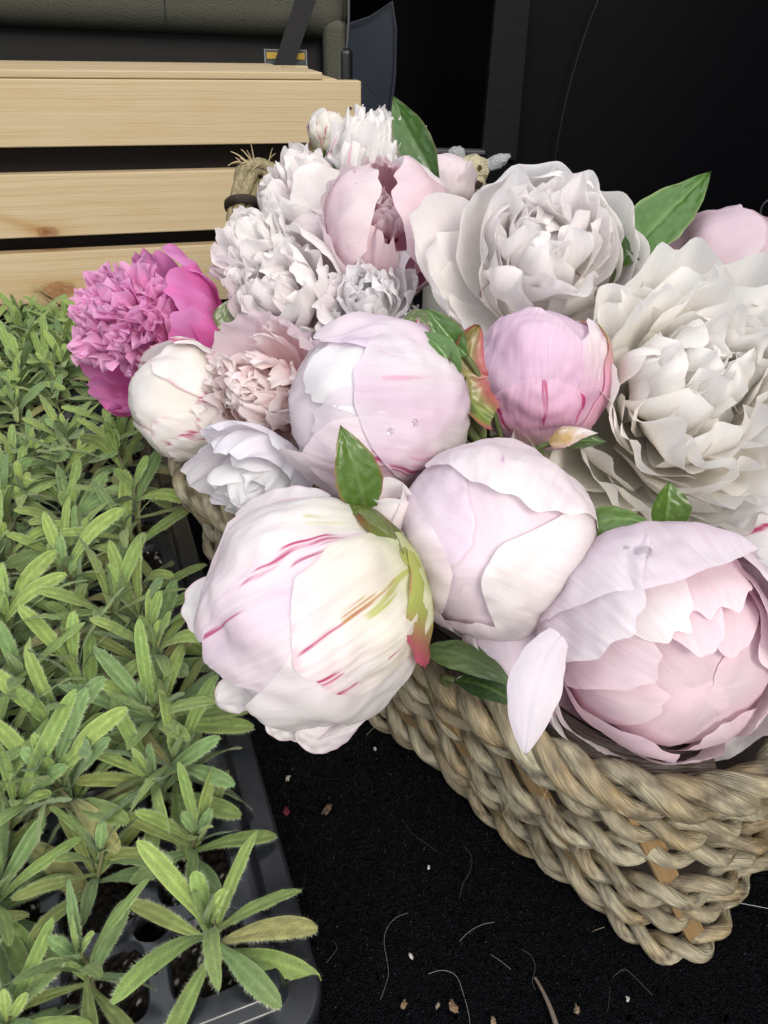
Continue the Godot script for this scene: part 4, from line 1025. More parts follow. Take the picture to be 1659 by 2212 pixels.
	part("yellow_header", box(g + Vector3(0, 0.0095, 0.0014), Vector3(0.056, 0.008, 0.0008)), std(lin(0.40, 0.26, 0.03), 0.6), t)
	for k in [-1, 1]:
		part("sleeve_edge", box(g + Vector3(0.0305 * k, 0, 0.001), Vector3(0.0012, 0.036, 0.002)), std(lin(0.25, 0.27, 0.30), 0.4), t)
	part("top_edge", box(g + Vector3(0, 0.0168, 0.001), Vector3(0.062, 0.0012, 0.002)), std(lin(0.20, 0.20, 0.18), 0.4), t)
	# what shows through the far window
	hedge()
	toy()


func slab(p: Array, thick: float) -> ArrayMesh:
	# a flat outline given in order as seen from the front (+z), with thickness away from the viewer
	var n := p.size()
	var P := PackedVector3Array()
	var Nn := PackedVector3Array()
	var I := PackedInt32Array()
	var back := Vector3(0, 0, -thick)
	var cen := Vector3.ZERO
	for v in p:
		cen += v / n
	var flip: bool = (p[0] - cen).cross(p[1] - cen).z > 0.0
	for side in 2:
		var base := P.size()
		P.append(cen + back * side)
		Nn.append(Vector3(0, 0, 1 - 2 * side))
		for v in p:
			P.append(v + back * side)
			Nn.append(Vector3(0, 0, 1 - 2 * side))
		for i in n:
			var a := base + 1 + i
			var b := base + 1 + (i + 1) % n
			I.append_array([base, b, a] if (side == 0) == flip else [base, a, b])
	for i in n:
		var a: Vector3 = p[i]
		var b: Vector3 = p[(i + 1) % n]
		var m := (b - a).cross(Vector3(0, 0, 1)).normalized()
		if m.dot((a + b) * 0.5 - cen) < 0:
			m = -m
		var base := P.size()
		P.append_array([a, b, b + back, a + back])
		Nn.append_array([m, m, m, m])
		var cr := (b - a).cross(back)
		I.append_array([base, base + 2, base + 1, base, base + 3, base + 2] if cr.dot(m) > 0 else [base, base + 1, base + 2, base, base + 2, base + 3])
	return commit(P, Nn, PackedColorArray(), PackedVector2Array(), I)


func hedge() -> void:
	var P := PackedVector3Array()
	var Nn := PackedVector3Array()
	var I := PackedInt32Array()
	var C := PackedColorArray()
	for k in 2600:
		var c := Vector3(rng.randf_range(-1.3, 0.9), rng.randf_range(-0.5, 1.6), -4.4 + rng.randf_range(-0.5, 0.5))
		var d := Vector3(rng.randf_range(-1, 1), rng.randf_range(-1, 1), rng.randf_range(-1, 1)).normalized()
		var e := d.cross(Vector3(rng.randf_range(-1, 1), rng.randf_range(-1, 1), rng.randf_range(-1, 1))).normalized()
		var s := rng.randf_range(0.04, 0.08)
		var b := P.size()
		var g := rng.randf_range(0.6, 1.3)
		P.append_array([c - d * s, c + e * s * 0.45, c + d * s, c - e * s * 0.45])
		var n := d.cross(e)
		Nn.append_array([n, n, n, n])
		for q in 4:
			C.append(Color(0.05 * g, 0.085 * g, 0.035 * g))
		I.append_array([b, b + 2, b + 1, b, b + 3, b + 2])
	var o := part("hedge", commit(P, Nn, C, PackedVector2Array(), I), M.dot, self)
	o.set_meta("kind", "stuff")
	tag(o, "green foliage outside, glimpsed through the far car window", "hedge")


func pile() -> void:
	# the short fibres of the carpet
	var m := MultiMesh.new()
	m.transform_format = MultiMesh.TRANSFORM_3D
	m.use_colors = true
	var P := PackedVector3Array([Vector3(-0.5, 0, 0), Vector3(0.5, 0, 0), Vector3(0.2, 0.7, 0.25), Vector3(0.0, 1.0, 0.8)])
	var Nn := PackedVector3Array([Vector3(0, 0.5, 1), Vector3(0, 0.5, 1), Vector3(0, 0.7, 0.7), Vector3(0, 0.8, 0.6)])
	m.mesh = commit(P, Nn, PackedColorArray(), PackedVector2Array(), PackedInt32Array([0, 2, 1, 0, 3, 2]))
	var n := 150000
	m.instance_count = n
	for i in n:
		var p := Vector3(rng.randf_range(-0.07, 0.27), -0.0004, rng.randf_range(-0.34, -0.095))
		if i % 4 == 0:
			p = Vector3(rng.randf_range(-0.22, 0.34), -0.0004, rng.randf_range(-0.46, -0.09))
		var clump := 0.5 + 0.5 * nz.get_noise_2d(p.x * 260.0, p.z * 260.0)
		var b := Basis(Vector3.UP, rng.randf() * TAU) * Basis(Vector3.RIGHT, rng.randf_range(-0.5, 0.9))
		m.set_instance_transform(i, Transform3D(b.scaled_local(Vector3(0.00022, rng.randf_range(0.0007, 0.0016) + 0.0012 * clump, 0.0012)), p))
		var g := rng.randf_range(0.006, 0.030) * (0.4 + 1.1 * clump)
		if rng.randf() < 0.10:
			g *= 3.2
		m.set_instance_color(i, Color(g * 0.95, g, g * 1.18))
	var o := MultiMeshInstance3D.new()
	o.name = "carpet_pile"
	o.multimesh = m
	o.material_override = M.pile
	o.set_meta("kind", "stuff")
	tag(o, "short black fibres of the boot carpet", "carpet pile")
	add_child(o, true)


func toy() -> void:
	var c := onz(1022, 368, -0.85)
	var o := thing("toy_animal", "small worn plush calf toy with round ears and dark nose behind the flowers", "toy", Transform3D(Basis(), c))
	var m := std(Color(1, 1, 1), 0.9, {"vertex_color_use_as_albedo": true, "heightmap_enabled": true, "heightmap_texture": noise_image(128, 128, 30, 30, 0, 1, 71, 2), "heightmap_scale": 0.2})
	var cream := Color(0.50, 0.45, 0.30)
	part("head", ball(Vector3(0, 0.0, 0), Vector3(0.0165, 0.0155, 0.017), 0.12, 22, 16, 1.0, cream), m, o)
	part("muzzle", ball(Vector3(0.002, -0.010, 0.010), Vector3(0.0115, 0.009, 0.012), 0.1, 18, 12, 2.0, cream), m, o)
	part("nose", ball(Vector3(0.003, -0.0105, 0.0195), Vector3(0.0062, 0.0042, 0.004), 0.2, 14, 10, 3.0, Color(0.05, 0.03, 0.022)), m, o)
	for s in [-1, 1]:
		part("eye", ball(Vector3(-0.004 + 0.0085 * s, 0.004, 0.0135), Vector3(0.0034, 0.0036, 0.003), 0.0, 12, 8, 0.0, Color(0.13, 0.11, 0.035)), m, o)
	part("ear", ball(Vector3(-0.0185, 0.0125, 0), Vector3(0.0095, 0.0105, 0.005), 0.2, 16, 12, 4.0, Color(0.42, 0.45, 0.46)), m, o)
	part("ear", ball(Vector3(0.0235, 0.0085, 0), Vector3(0.0150, 0.0068, 0.005), 0.2, 16, 12, 5.0, Color(0.50, 0.52, 0.54), Basis(Vector3(0, 0, 1), 0.42)), m, o)
	var P := PackedVector3Array()
	var C := PackedColorArray()
	for j in 25:
		var t := j / 24.0
		var y := lerpf(-0.014, -c.y, t)
		var r := lerpf(0.012, 0.052, smoothstep(0.0, 0.35, t)) * (1.0 - 0.35 * smoothstep(0.8, 1.0, t))
		for i in 25:
			var a := TAU * i / 24.0
			P.append(Vector3(0.006 + cos(a) * r, y, -sin(a) * r * 0.8 - 0.008))
			C.append(Color(0.36, 0.37, 0.33))
	part("body", sheet(P, C, PackedVector2Array(), 24, 24, true), m, o)
	P = PackedVector3Array()
	C = PackedColorArray()
	for j in 13:
		var t := j / 12.0
		for i in 25:
			var a := TAU * i / 24.0
			var r := lerpf(0.017, 0.040, t)
			P.append(Vector3(0.006 + cos(a) * r, lerpf(-0.0165, -0.040, t) + 0.002 * sin(a * 5), -sin(a) * r * 0.85 - 0.006))
			C.append(Color(0.48, 0.53, 0.56))
	part("neckerchief", sheet(P, C, PackedVector2Array(), 24, 12, true), m, o)


# ------------------------------------------------------------------ the basket
const BC := Vector3(0.139, 0, -0.160)
const BU := Vector3(-0.690, 0, -0.724)
const BV := Vector3(0.724, 0, -0.690)
const LU := 0.40
const LV := 0.55
const BR := 0.032
const RIM := 0.126


func bpath(s: float, inset: float, h: float) -> Array:
	# along the basket's outline at a share h of its height; s in metres of the foot's outline, from the near corner leftwards; gives [point, outward]
	# the basket widens upwards on its long sides and its corners get rounder
	var e := 0.040 * h
	var f := -0.003 * h
	var rr := BR + 0.043 * h
	var c := BC - BV * e - BU * f
	var lu := LU + 2.0 * f
	var lv := LV + 2.0 * e
	var r := maxf(rr - inset, 0.004)
	var a := lu - 2.0 * rr
	var b := lv - 2.0 * rr
	var q := PI * 0.5 * rr
	var total := 2.0 * (a + b) + 4.0 * q
	s = fposmod(s * total / perimeter(), total)
	var corners := [c + BU * (lu - rr) + BV * rr, c + BU * (lu - rr) + BV * (lv - rr), c + BU * rr + BV * (lv - rr), c + BU * rr + BV * rr]
	var starts := [corners[3], corners[0], corners[1], corners[2]]
	var dirs := [BU, BV, -BU, -BV]
	var outs := [-BV, BU, BV, -BU]
	var lens := [a, b, a, b]
	for k in 4:
		if s < lens[k]:
			return [starts[k] + dirs[k] * s + outs[k] * r, outs[k]]
		s -= lens[k]
		if s < q:
			var t: float = s / q * PI * 0.5
			var n: Vector3 = outs[k] * cos(t) + dirs[k] * sin(t)
			return [corners[k] + n * r, n]
		s -= q
	return [starts[0] + outs[0] * r, outs[0]]


func perimeter() -> float:
	return 2.0 * (LU + LV - 4.0 * BR) + TAU * BR


func strand(s0: float, s1: float, y: float, inset: float, A: float, B: float, pitch: float, ph0: float, rad: float, sd: float) -> ArrayMesh:
	var n := int((s1 - s0) / 0.0018)
	var sides := 12
	var ctr := PackedVector3Array()
	var nor := PackedVector3Array()
	for j in n + 1:
		var s := lerpf(s0, s1, float(j) / n)
		var weave := 0.0026 * cos(PI * 34.0 * (s - 0.012) / perimeter() + PI * roundf(y / 0.024)) if y < 0.12 else 0.0
		var q := bpath(s, inset + weave, y / RIM)
		var ph := TAU * s / pitch + ph0 + 0.7 * nz.get_noise_2d(s * 7.0, floorf(sd / 7.0))
		ctr.append(q[0] + q[1] * (A * cos(ph)) + Vector3(0, y + B * sin(ph) + 0.0042 * nz.get_noise_2d(s * 9.0, floorf(sd / 7.0) + 40.0), 0))
		nor.append(q[1])
	var P := PackedVector3Array()
	var C := PackedColorArray()
	var U := PackedVector2Array()
	for j in n + 1:
		var t := (ctr[mini(j + 1, n)] - ctr[maxi(j - 1, 0)]).normalized()
		var s := lerpf(s0, s1, float(j) / n)
		var side := t.cross(nor[j]).normalized()
		var up := side.cross(t)
		var tone := 0.5 + 0.5 * nz.get_noise_2d(s * 11.0, sd * 3.0)
		var tone2 := nz.get_noise_2d(s * 40.0, sd * 5.0)
		var rr := rad * (1.0 + 0.22 * nz.get_noise_2d(s * 34.0, sd))
		for i in sides + 1:
			var a := TAU * float(i) / sides
			var wrap := a - s * 250.0          # the leaf is rolled on a slant
			var fold := nz.get_noise_3d(cos(wrap) * 1.4, sin(wrap) * 1.4, s * 26.0 + sd)
			var k := 1.0 + 0.05 * fold
			var crease := fposmod(wrap / TAU + 0.12 * nz.get_noise_2d(s * 20.0, sd + 3.0), 1.0)
			var cr := exp(-pow((crease - 0.5) / 0.075, 2.0))
			k -= 0.05 * cr
			P.append(ctr[j] + (side * cos(a) + up * sin(a) * 0.92) * rr * k)
			var c := Color(0.25, 0.19, 0.11).lerp(Color(0.56, 0.51, 0.36), tone).lerp(Color(0.34, 0.23, 0.09), clampf(0.9 * tone2 + 0.2 * fold, 0.0, 0.75))
			c = c.lerp(Color(0.47, 0.45, 0.34), clampf(0.5 * fold, 0, 0.5)) * (1.0 - 0.35 * smoothstep(0.1, 0.6, nz.get_noise_2d(s * 55.0, a * 0.8 + sd)))
			c = c.lerp(Color(0.085, 0.055, 0.030), 0.95 * cr * clampf(0.55 + 1.4 * nz.get_noise_2d(s * 15.0, sd + 11.0), 0.0, 1.0))
			c.a = 1.0
			C.append(c)
			U.append(Vector2(float(i) / sides + s * 14.0, s / 0.05))
	return sheet(P, C, U, sides, n, true)


func basket() -> void:
	var origin := BC + BU * LU * 0.5 + BV * LV * 0.5
	var o := thing("rope_basket", "rectangular seagrass rope basket holding all the peonies", "basket", Transform3D(Basis(), origin))
	var per := perimeter()
	var all := []
	var rows := [[0.0080, 0.0036], [0.0320, 0.0037], [0.0560, 0.0037], [0.0800, 0.0037], [0.1035, 0.0036]]
	for r in rows.size():
		for k in 2:
			var pitch := per / (44.0 + r % 3)
			all.append(part("rope_strand", strand(per * 0.56, per * 1.56, rows[r][0], 0.005, 0.0037, rows[r][1], pitch, PI * k + r * 1.9, 0.0036, r * 7.0 + k * 3.0), M.rope, o))
	for k in 3:
		all.append(part("rim_strand", strand(per * 0.56, per * 1.56, RIM, 0.004, 0.0048, 0.0048, per / 32.0, TAU * k / 3.0, 0.0048, 60.0 + k * 5.0), M.rope, o))
	var n := 34
	for i in n:
		var q := bpath(per * i / n + 0.012, 0.005, 0.0)
		var top: Vector3 = bpath(per * i / n + 0.012 + rng.randf_range(-0.004, 0.004), 0.005, 1.0)[0] + Vector3(0, 0.122, 0)
		var foot: Vector3 = q[0] + Vector3(0, 0.002, 0)
		var up := (top - foot).normalized()
		var sx := up.cross(q[1]).normalized()
		var s := part("stake", STAKE(), M.stake, o)
		s.transform = Transform3D(Basis(sx, up * (top.distance_to(foot) / 0.122), sx.cross(up)), (foot + top) * 0.5)
		all.append(s)
	for ch in all:
		ch.position -= origin
	part("basket_bottom", box(Vector3(0, 0.006, 0), Vector3(LV - 0.04, 0.008, LU - 0.04), 0.002), M.band, o).transform.basis = Basis(BV, Vector3.UP, -BU)
	# dark flat bands just inside the rim
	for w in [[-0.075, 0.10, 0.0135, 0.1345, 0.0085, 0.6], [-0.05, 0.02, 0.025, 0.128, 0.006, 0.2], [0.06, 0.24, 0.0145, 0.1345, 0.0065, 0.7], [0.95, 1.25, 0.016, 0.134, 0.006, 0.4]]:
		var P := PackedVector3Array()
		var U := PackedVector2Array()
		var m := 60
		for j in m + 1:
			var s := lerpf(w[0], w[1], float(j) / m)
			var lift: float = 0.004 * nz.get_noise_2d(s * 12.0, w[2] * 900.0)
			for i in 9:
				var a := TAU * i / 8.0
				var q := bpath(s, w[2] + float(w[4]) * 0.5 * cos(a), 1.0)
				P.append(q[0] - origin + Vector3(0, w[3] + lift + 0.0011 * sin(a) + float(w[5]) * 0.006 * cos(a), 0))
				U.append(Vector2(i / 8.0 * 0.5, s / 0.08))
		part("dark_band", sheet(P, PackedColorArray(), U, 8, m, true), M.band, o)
	# the handle on the far left
	var h0 := at(512, 560, 0.60)
	var h1 := at(536, 374, 0.60)
	for k in 5:
		var a := TAU * k / 5.0
		var off := CB * Vector3(cos(a) * 0.0062, 0, sin(a) * 0.0062)
		var pts := PackedVector3Array()
		var rad := PackedFloat32Array()
		for j in 40:
			var t := j / 39.0
			var ph := t * 2.6
			var of := off.rotated((h1 - h0).normalized(), ph)
			var p := bez(h0, h0.lerp(h1, 0.6) + CB * Vector3(-0.004, 0, 0), h1, minf(t * 1.35, 1.0))
			if t > 0.74:
				var x := (t - 0.74) / 0.26
				p = h1 + CB * Vector3(0.034 * x, 0.008 * sin(PI * minf(x * 1.2, 1.0)) - 0.02 * x * x, 0.0)
			pts.append(p + of - origin)
			rad.append(0.0046 * (1.0 + 0.1 * nz.get_noise_2d(t * 12.0, k * 9.0)))
		part("handle_strand", tube(pts, rad, 9, Color(0.34, 0.29, 0.16)), M.rope, o)
	for k in 14:
		var p := h1 + CB * Vector3(rng.randf_range(-0.006, 0.02), rng.randf_range(0.002, 0.008), rng.randf_range(0.0, 0.01)) - origin
		var d := CB * Vector3(rng.randf_range(-1.0, 0.5), rng.randf_range(-0.3, 0.6), rng.randf_range(-0.2, 0.8)).normalized() * rng.randf_range(0.008, 0.016)
		part("frayed_end", bez_tube(p, p + d * 0.5 + Vector3(0, 0.002, 0), p + d, 0.0007, 0.0003, 5, 4, Color(0.42, 0.33, 0.20)), M.stem, o)
	var wrap := PackedVector3Array()
	var wr := PackedFloat32Array()
	for j in 30:
		var a := -0.6 + j / 29.0 * 4.6
		var p := h0.lerp(h1, 0.62 - 0.1 * j / 29.0)
		wrap.append(p + CB * Vector3(-cos(a) * 0.0125, 0.006 * sin(a * 0.5), sin(a) * 0.0125) - origin)
		wr.append(0.0036)
	part("handle_band", tube(wrap, wr, 6), M.band, o)
	# bristles and loose ends
	for k in 18:
		var s := rng.randf_range(-0.16, 0.22)
		var hy := rng.randf_range(0.01, 0.13)
		var q := bpath(s, -0.004, hy / RIM)
		var p: Vector3 = q[0] + Vector3(0, hy, 0) - origin
		var d: Vector3 = (q[1] * 0.7 + Vector3(rng.randf_range(-1, 1), rng.randf_range(-1, 0.3), rng.randf_range(-1, 1))).normalized() * rng.randf_range(0.003, 0.009)
		part("loose_fibre", bez_tube(p, p + d * 0.5, p + d + Vector3(0, -0.001, 0), 0.00012, 0.00006, 4, 3, Color(0.50, 0.42, 0.28)), M.stem, o)


var stake_mesh: ArrayMesh
func STAKE() -> ArrayMesh:
	if stake_mesh == null:
		stake_mesh = box(Vector3.ZERO, Vector3(0.0095, 0.122, 0.0035), 0.0008, 2)
		var a := stake_mesh.surface_get_arrays(0)
		var u: PackedVector2Array = a[Mesh.ARRAY_TEX_UV]
		for i in u.size():
			u[i] = Vector2(u[i].y * 6.0, u[i].x * 40.0)
		a[Mesh.ARRAY_TEX_UV] = u
		stake_mesh = ArrayMesh.new()
		stake_mesh.add_surface_from_arrays(Mesh.PRIMITIVE_TRIANGLES, a)
	return stake_mesh


# ------------------------------------------------------------------ the crate
func board(o: Node3D, called: String, c: Vector3, size: Vector3, mat: Material) -> void:
	# uv: the grain runs along x over 0.64 m
	var m := box(c, size, 0.0016, 2)
	var a := m.surface_get_arrays(0)
	var P: PackedVector3Array = a[Mesh.ARRAY_VERTEX]
	var Q: PackedVector3Array = a[Mesh.ARRAY_NORMAL]
	var u := PackedVector2Array()
	for i in P.size():
		var p := P[i] - c
		var v := p.y / size.y if absf(Q[i].y) < 0.7 else p.z / size.z
		if size.y > size.z and absf(Q[i].y) >= 0.7:
			v = p.z * 8.0
		u.append(Vector2(p.x / 0.64 + 0.5, 0.5 - v * 0.98))
	a[Mesh.ARRAY_TEX_UV] = u
	var m2 := ArrayMesh.new()
	m2.add_surface_from_arrays(Mesh.PRIMITIVE_TRIANGLES, a)
	part(called, m2, mat, o)


func crate() -> void:
	var yaw := deg_to_rad(17.0)
	var q := Vector3(-0.2, 0, -0.87)
	var b := Basis(Vector3.UP, yaw)
	var o := thing("wooden_crate", "pale pine slatted crate behind the seedlings and flowers", "crate", Transform3D(b, q))
	var light := lin(0.50, 0.425, 0.29)
	var dark := lin(0.36, 0.215, 0.085)
	# local x runs to the right along the front, z towards us; the front face is z = 0
	var x1 := 0.171
	var x0 := x1 - 0.64
	var xc := (x0 + x1) * 0.5
	var th := 0.018
	board(o, "slat", Vector3(xc, 0.277, -th * 0.5), Vector3(0.64, 0.060, th), wood(light, dark, 101, []))
	board(o, "slat", Vector3(xc - 0.002, 0.191, -th * 0.5), Vector3(0.636, 0.062, th), wood(light, dark, 102, [[0.462, 0.91, 0.13, 0.62]]))
	board(o, "slat", Vector3(xc, 0.112, -th * 0.5 - 0.001), Vector3(0.64, 0.064, th), wood(light, dark, 103, [[0.456, 0.64, 0.20]]))
	board(o, "lid_slat", Vector3(xc - 0.022, 0.3110, -0.046), Vector3(0.60, 0.007, 0.088), wood(light, dark, 104, [[0.42, 0.5, 0.06]]))
	board(o, "lid_slat", Vector3(xc - 0.05, 0.3110, -0.136), Vector3(0.60, 0.007, 0.086), wood(light, dark, 105, []))
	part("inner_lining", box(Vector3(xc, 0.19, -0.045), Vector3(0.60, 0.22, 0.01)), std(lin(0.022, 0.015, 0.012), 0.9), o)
	var back := wood(light, dark, 106, [])
	for y in [0.277, 0.191, 0.112]:
		board(o, "slat", Vector3(xc, y, -0.30), Vector3(0.64, 0.060, th), back)
	for x in [x0 + 0.012, x1 - 0.03]:
		for y in [0.277, 0.191, 0.112]:
			var n := Node3D.new()
			part("end_board", box(Vector3(x, y, -0.155), Vector3(0.018, 0.060, 0.26), 0.001), M.crate_end, o)
			n.free()
		for z in [-0.03, -0.28]:
			part("corner_post", box(Vector3(x + (0.012 if x < 0 else -0.02), 0.155, z), Vector3(0.018, 0.30, 0.018), 0.001), M.crate_end, o)
	for s in [[0.158, 0.281], [0.160, 0.266]]:
		part("nail_mark", ball(Vector3(s[0], s[1], 0.0), Vector3(0.0035, 0.0016, 0.0006), 0.4, 10, 6, s[1] * 90.0), std(lin(0.06, 0.04, 0.02), 0.9), o)
	board(o, "floor_board", Vector3(xc, 0.084, -0.155), Vector3(0.60, 0.010, 0.26), back)


# ------------------------------------------------------------------ trays and seedlings
const CELL := 0.0385
const TB := Basis(Vector3(0.929, 0, -0.370), Vector3(0, 1, 0), Vector3(0.370, 0, 0.929))
const T0 := Vector3(-0.0135, 0.055, -0.1235)
const FL := 0.020


func trays() -> void:
	tray(T0, 6, 12, "black plastic plug tray of seedlings in the foreground, its rounded corner showing")
	tray(T0 + TB * Vector3(0, 0, -(12 * CELL + 2 * FL + 0.004)), 6, 7, "further black plug tray of seedlings, against the crate, almost hidden by leaves")


func tray(origin: Vector3, nx: int, nz_: int, label: String) -> void:
	var o := thing("plug_tray", label, "seedling tray", Transform3D(TB, origin), "")
	var P := PackedVector3Array()
	var Nn := PackedVector3Array()
	var I := PackedInt32Array()
	var h := CELL * 0.5
	var K := 72
	for j in nz_:
		for i in nx:
			var c := Vector3(-(FL + CELL * (i + 0.5)), 0, -(FL + CELL * (j + 0.5)))
			var base := P.size()
			for k in K + 1:
				var a := TAU * k / K
				var d := Vector2(cos(a), sin(a))
				var ts := h / maxf(absf(d.x), absf(d.y))
				var cx := signf(d.x) * h
				var cz := signf(d.y) * h
				var gi := i + (0 if cx > 0 else 1)
				var gj := j + (0 if cz > 0 else 1)
				var to := ts
				if gi > 0 and gi < nx and gj > 0 and gj < nz_:
					var b := d.x * cx + d.y * cz
					var q := b * b - (cx * cx + cz * cz - 0.0078 * 0.0078)
					if q > 0.0:
						to = minf(ts, b - sqrt(q))
				var ti := 0.0150 / pow(pow(absf(d.x), 5.0) + pow(absf(d.y), 5.0), 0.2)
				var d3 := Vector3(d.x, 0, d.y)
				var notch := to < ts - 1e-6
				P.append_array([c + d3 * to + Vector3(0, -0.012, 0) if notch else c + d3 * to + Vector3(0, -0.0001, 0), c + d3 * to, c + d3 * (ti + 0.0012), c + d3 * ti + Vector3(0, -0.0015, 0), c + d3 * ti * 0.8 + Vector3(0, -0.032, 0)])
				var wall := d3 if notch else Vector3.UP
				Nn.append_array([wall, Vector3.UP, Vector3.UP, (Vector3.UP - d3).normalized(), (-d3 + Vector3.UP * 0.2).normalized()])
			for k in K:
				for r in 4:
					var a := base + k * 5 + r
					I.append_array([a, a + 5, a + 1, a + 1, a + 5, a + 6])
	part("tray_deck", commit(P, Nn, PackedColorArray(), PackedVector2Array(), I), M.tray, o)
	# the flange with its rounded corners
	var rings := [[0.0, 0.0], [0.004, 0.0], [0.0052, -0.0008], [0.0072, -0.0050], [0.0085, -0.0058], [0.0180, -0.0060], [0.0195, -0.0066], [0.0200, -0.0080], [0.0202, -0.0120]]
	var lo := Vector2(-(FL + CELL * nx), -(FL + CELL * nz_))
	var hi := Vector2(-FL, -FL)
	var pts := []
	for q in 4:
		var cx := hi.x if q in [0, 3] else lo.x
		var cz := hi.y if q in [0, 1] else lo.y
		for k in 13:
			var a := (PI * 0.5 * (q + k / 12.0))
			pts.append([Vector3(cx, 0, cz), Vector3(cos(a), 0, sin(a))])
	P = PackedVector3Array()
	var order := pts.size()
	for r in rings:
		for k in order + 1:
			var e = pts[k % order]
			P.append(e[0] + e[1] * r[0] + Vector3(0, r[1], 0))
	# u runs from +x towards +z: flip so that the normal points up
	var Pf := PackedVector3Array()
	for r in rings.size():
		for k in order + 1:
			Pf.append(P[r * (order + 1) + (order - k)])
	part("tray_flange", sheet(Pf, PackedColorArray(), PackedVector2Array(), order, rings.size() - 1, true), M.tray, o)
	part("tray_body", box(Vector3((lo.x + hi.x) * 0.5, -0.0435, (lo.y + hi.y) * 0.5), Vector3(hi.x - lo.x, 0.021, hi.y - lo.y), 0.004), M.tray, o)
	# soil with white perlite
	var soils := []
	for v in 4:
		var sp := PackedVector3Array()
		var sc := PackedColorArray()
		for j in 25:
			for i in 25:
				var x := (i - 12) / 12.0 * 0.0145
				var z := (12 - j) / 12.0 * 0.0145
				sp.append(Vector3(x, 0.0022 * nz.get_noise_2d(x * 300.0 + v * 9.0, z * 300.0) + 0.0012 * nz.get_noise_2d(x * 900.0, z * 900.0 + v * 5.0), z))
				var w := rng.randf()
				var g := rng.randf_range(0.5, 1.6)
				sc.append(Color(0.30, 0.28, 0.25) if w < 0.035 else Color(0.011 * g, 0.009 * g, 0.0075 * g))
		soils.append(sheet(sp, sc, PackedVector2Array(), 24, 24))
	for j in nz_:
		for i in nx:
			var s := part("potting_soil", soils[rng.randi() % 4], M.soil, o)
			s.transform = Transform3D(Basis(Vector3.UP, PI * 0.5 * (rng.randi() % 4)), Vector3(-(FL + CELL * (i + 0.5)), -0.006, -(FL + CELL * (j + 0.5))))


func seed_leaf(L: float, W: float, e0: float, e1: float, col: Color, tip: Color, sd: float, hairs: int) -> ArrayMesh:
	var nu := 6
	var nv := 16
	var P := PackedVector3Array()
	var C := PackedColorArray()
	var pos := Vector3.ZERO
	var twist := 1.6 * nz.get_noise_1d(sd * 3.1)
	for j in nv + 1:
		var v := float(j) / nv
		var el := deg_to_rad(lerpf(e0, e1, v) + 8.0 * nz.get_noise_2d(v * 2.0, sd))
		var t := Vector3(0, sin(el), cos(el))
		if j > 0:
			pos += t * L / nv
		var w := W * (0.30 + 0.70 * smoothstep(0.0, 0.62, v))
		if v > 0.66:
			w *= sqrt(maxf(1.0 - pow((v - 0.66) / 0.345, 2.2), 0.0))
		var s := Vector3.LEFT.rotated(t, twist * v) * -1.0
		s = Vector3.RIGHT.rotated(t, twist * v)
		var n := t.cross(s)
		for i in nu + 1:
			var u := -1.0 + 2.0 * i / nu
			var au := absf(u)
			var d := 0.22 * au * w - 0.16 * au * au * au * w + 0.10 * w * nz.get_noise_2d(u * 2.0, v * 7.0 + sd)
			P.append(pos + s * (-u * w) * -1.0 + n * d)
			var c := col.lerp(tip, clampf(v * v + 0.4 * nz.get_noise_2d(u, v * 3.0 + sd), 0.0, 1.0))
			c = c * (1.0 + 0.22 * nz.get_noise_2d(u * 6.0 + sd, v * 22.0))
			c = c.lerp(c * 1.55, exp(-pow(u / 0.16, 2.0)) * (1.0 - 0.5 * v))
			c = c.lerp(c * 1.35 + Color(0.02, 0.02, 0.012), smoothstep(0.75, 1.0, au))
			c.a = 1.0
			C.append(c)
	# the side axis must give a normal that points up
	var m := sheet(P, C, PackedVector2Array(), nu, nv)
	if m.surface_get_arrays(0)[Mesh.ARRAY_NORMAL][nu / 2 + 3 * (nu + 1)].y < 0.0:
		var Pf := PackedVector3Array()
		var Cf := PackedColorArray()
		for j in nv + 1:
			for i in nu + 1:
				Pf.append(P[j * (nu + 1) + nu - i])
				Cf.append(C[j * (nu + 1) + nu - i])
		P = Pf
		C = Cf
		m = sheet(P, C, PackedVector2Array(), nu, nv)
	m.surface_set_material(0, M.seedling)
	if hairs > 0:
		var N0: PackedVector3Array = m.surface_get_arrays(0)[Mesh.ARRAY_NORMAL]
		var H := PackedVector3Array()
		var Hn := PackedVector3Array()
		var I := PackedInt32Array()
		for k in hairs:
			var j := rng.randi_range(1, nv - 1)
			var i := 0
			var w := rng.randf()
			if w < 0.36:
				i = 0
			elif w < 0.72:
				i = nu
			else:
				i = rng.randi_range(1, nu - 1)
			var id := j * (nu + 1) + i
			var id2 := id + nu + 1
			var f := rng.randf()
			var p := P[id].lerp(P[id2], f)
			var n := N0[id]
			var t := (P[id2] - P[id]).normalized()
			var sdv := n.cross(t)
			var side := 0.0
			if i == 0 or i == nu:
				var mid := P[j * (nu + 1) + nu / 2]
				side = signf((p - mid).dot(sdv))
			var d := (sdv * side * 0.9 + n * (0.9 if side == 0.0 else 0.25) + t * rng.randf_range(0.1, 0.9) + Vector3(rng.randf_range(-0.3, 0.3), rng.randf_range(-0.2, 0.3), rng.randf_range(-0.3, 0.3))).normalized()
			var len := rng.randf_range(0.0007, 0.0020)
			var x := t * 0.000032
			var b := H.size()
			H.append_array([p - x, p + x, p + d * len])
			Hn.append_array([n, n, n])
			I.append_array([b, b + 1, b + 2])
		var a := []
		a.resize(Mesh.ARRAY_MAX)
		a[Mesh.ARRAY_VERTEX] = H
		a[Mesh.ARRAY_NORMAL] = Hn
		a[Mesh.ARRAY_INDEX] = I
		m.add_surface_from_arrays(Mesh.PRIMITIVE_TRIANGLES, a)
		m.surface_set_material(1, M.hair)
	return m


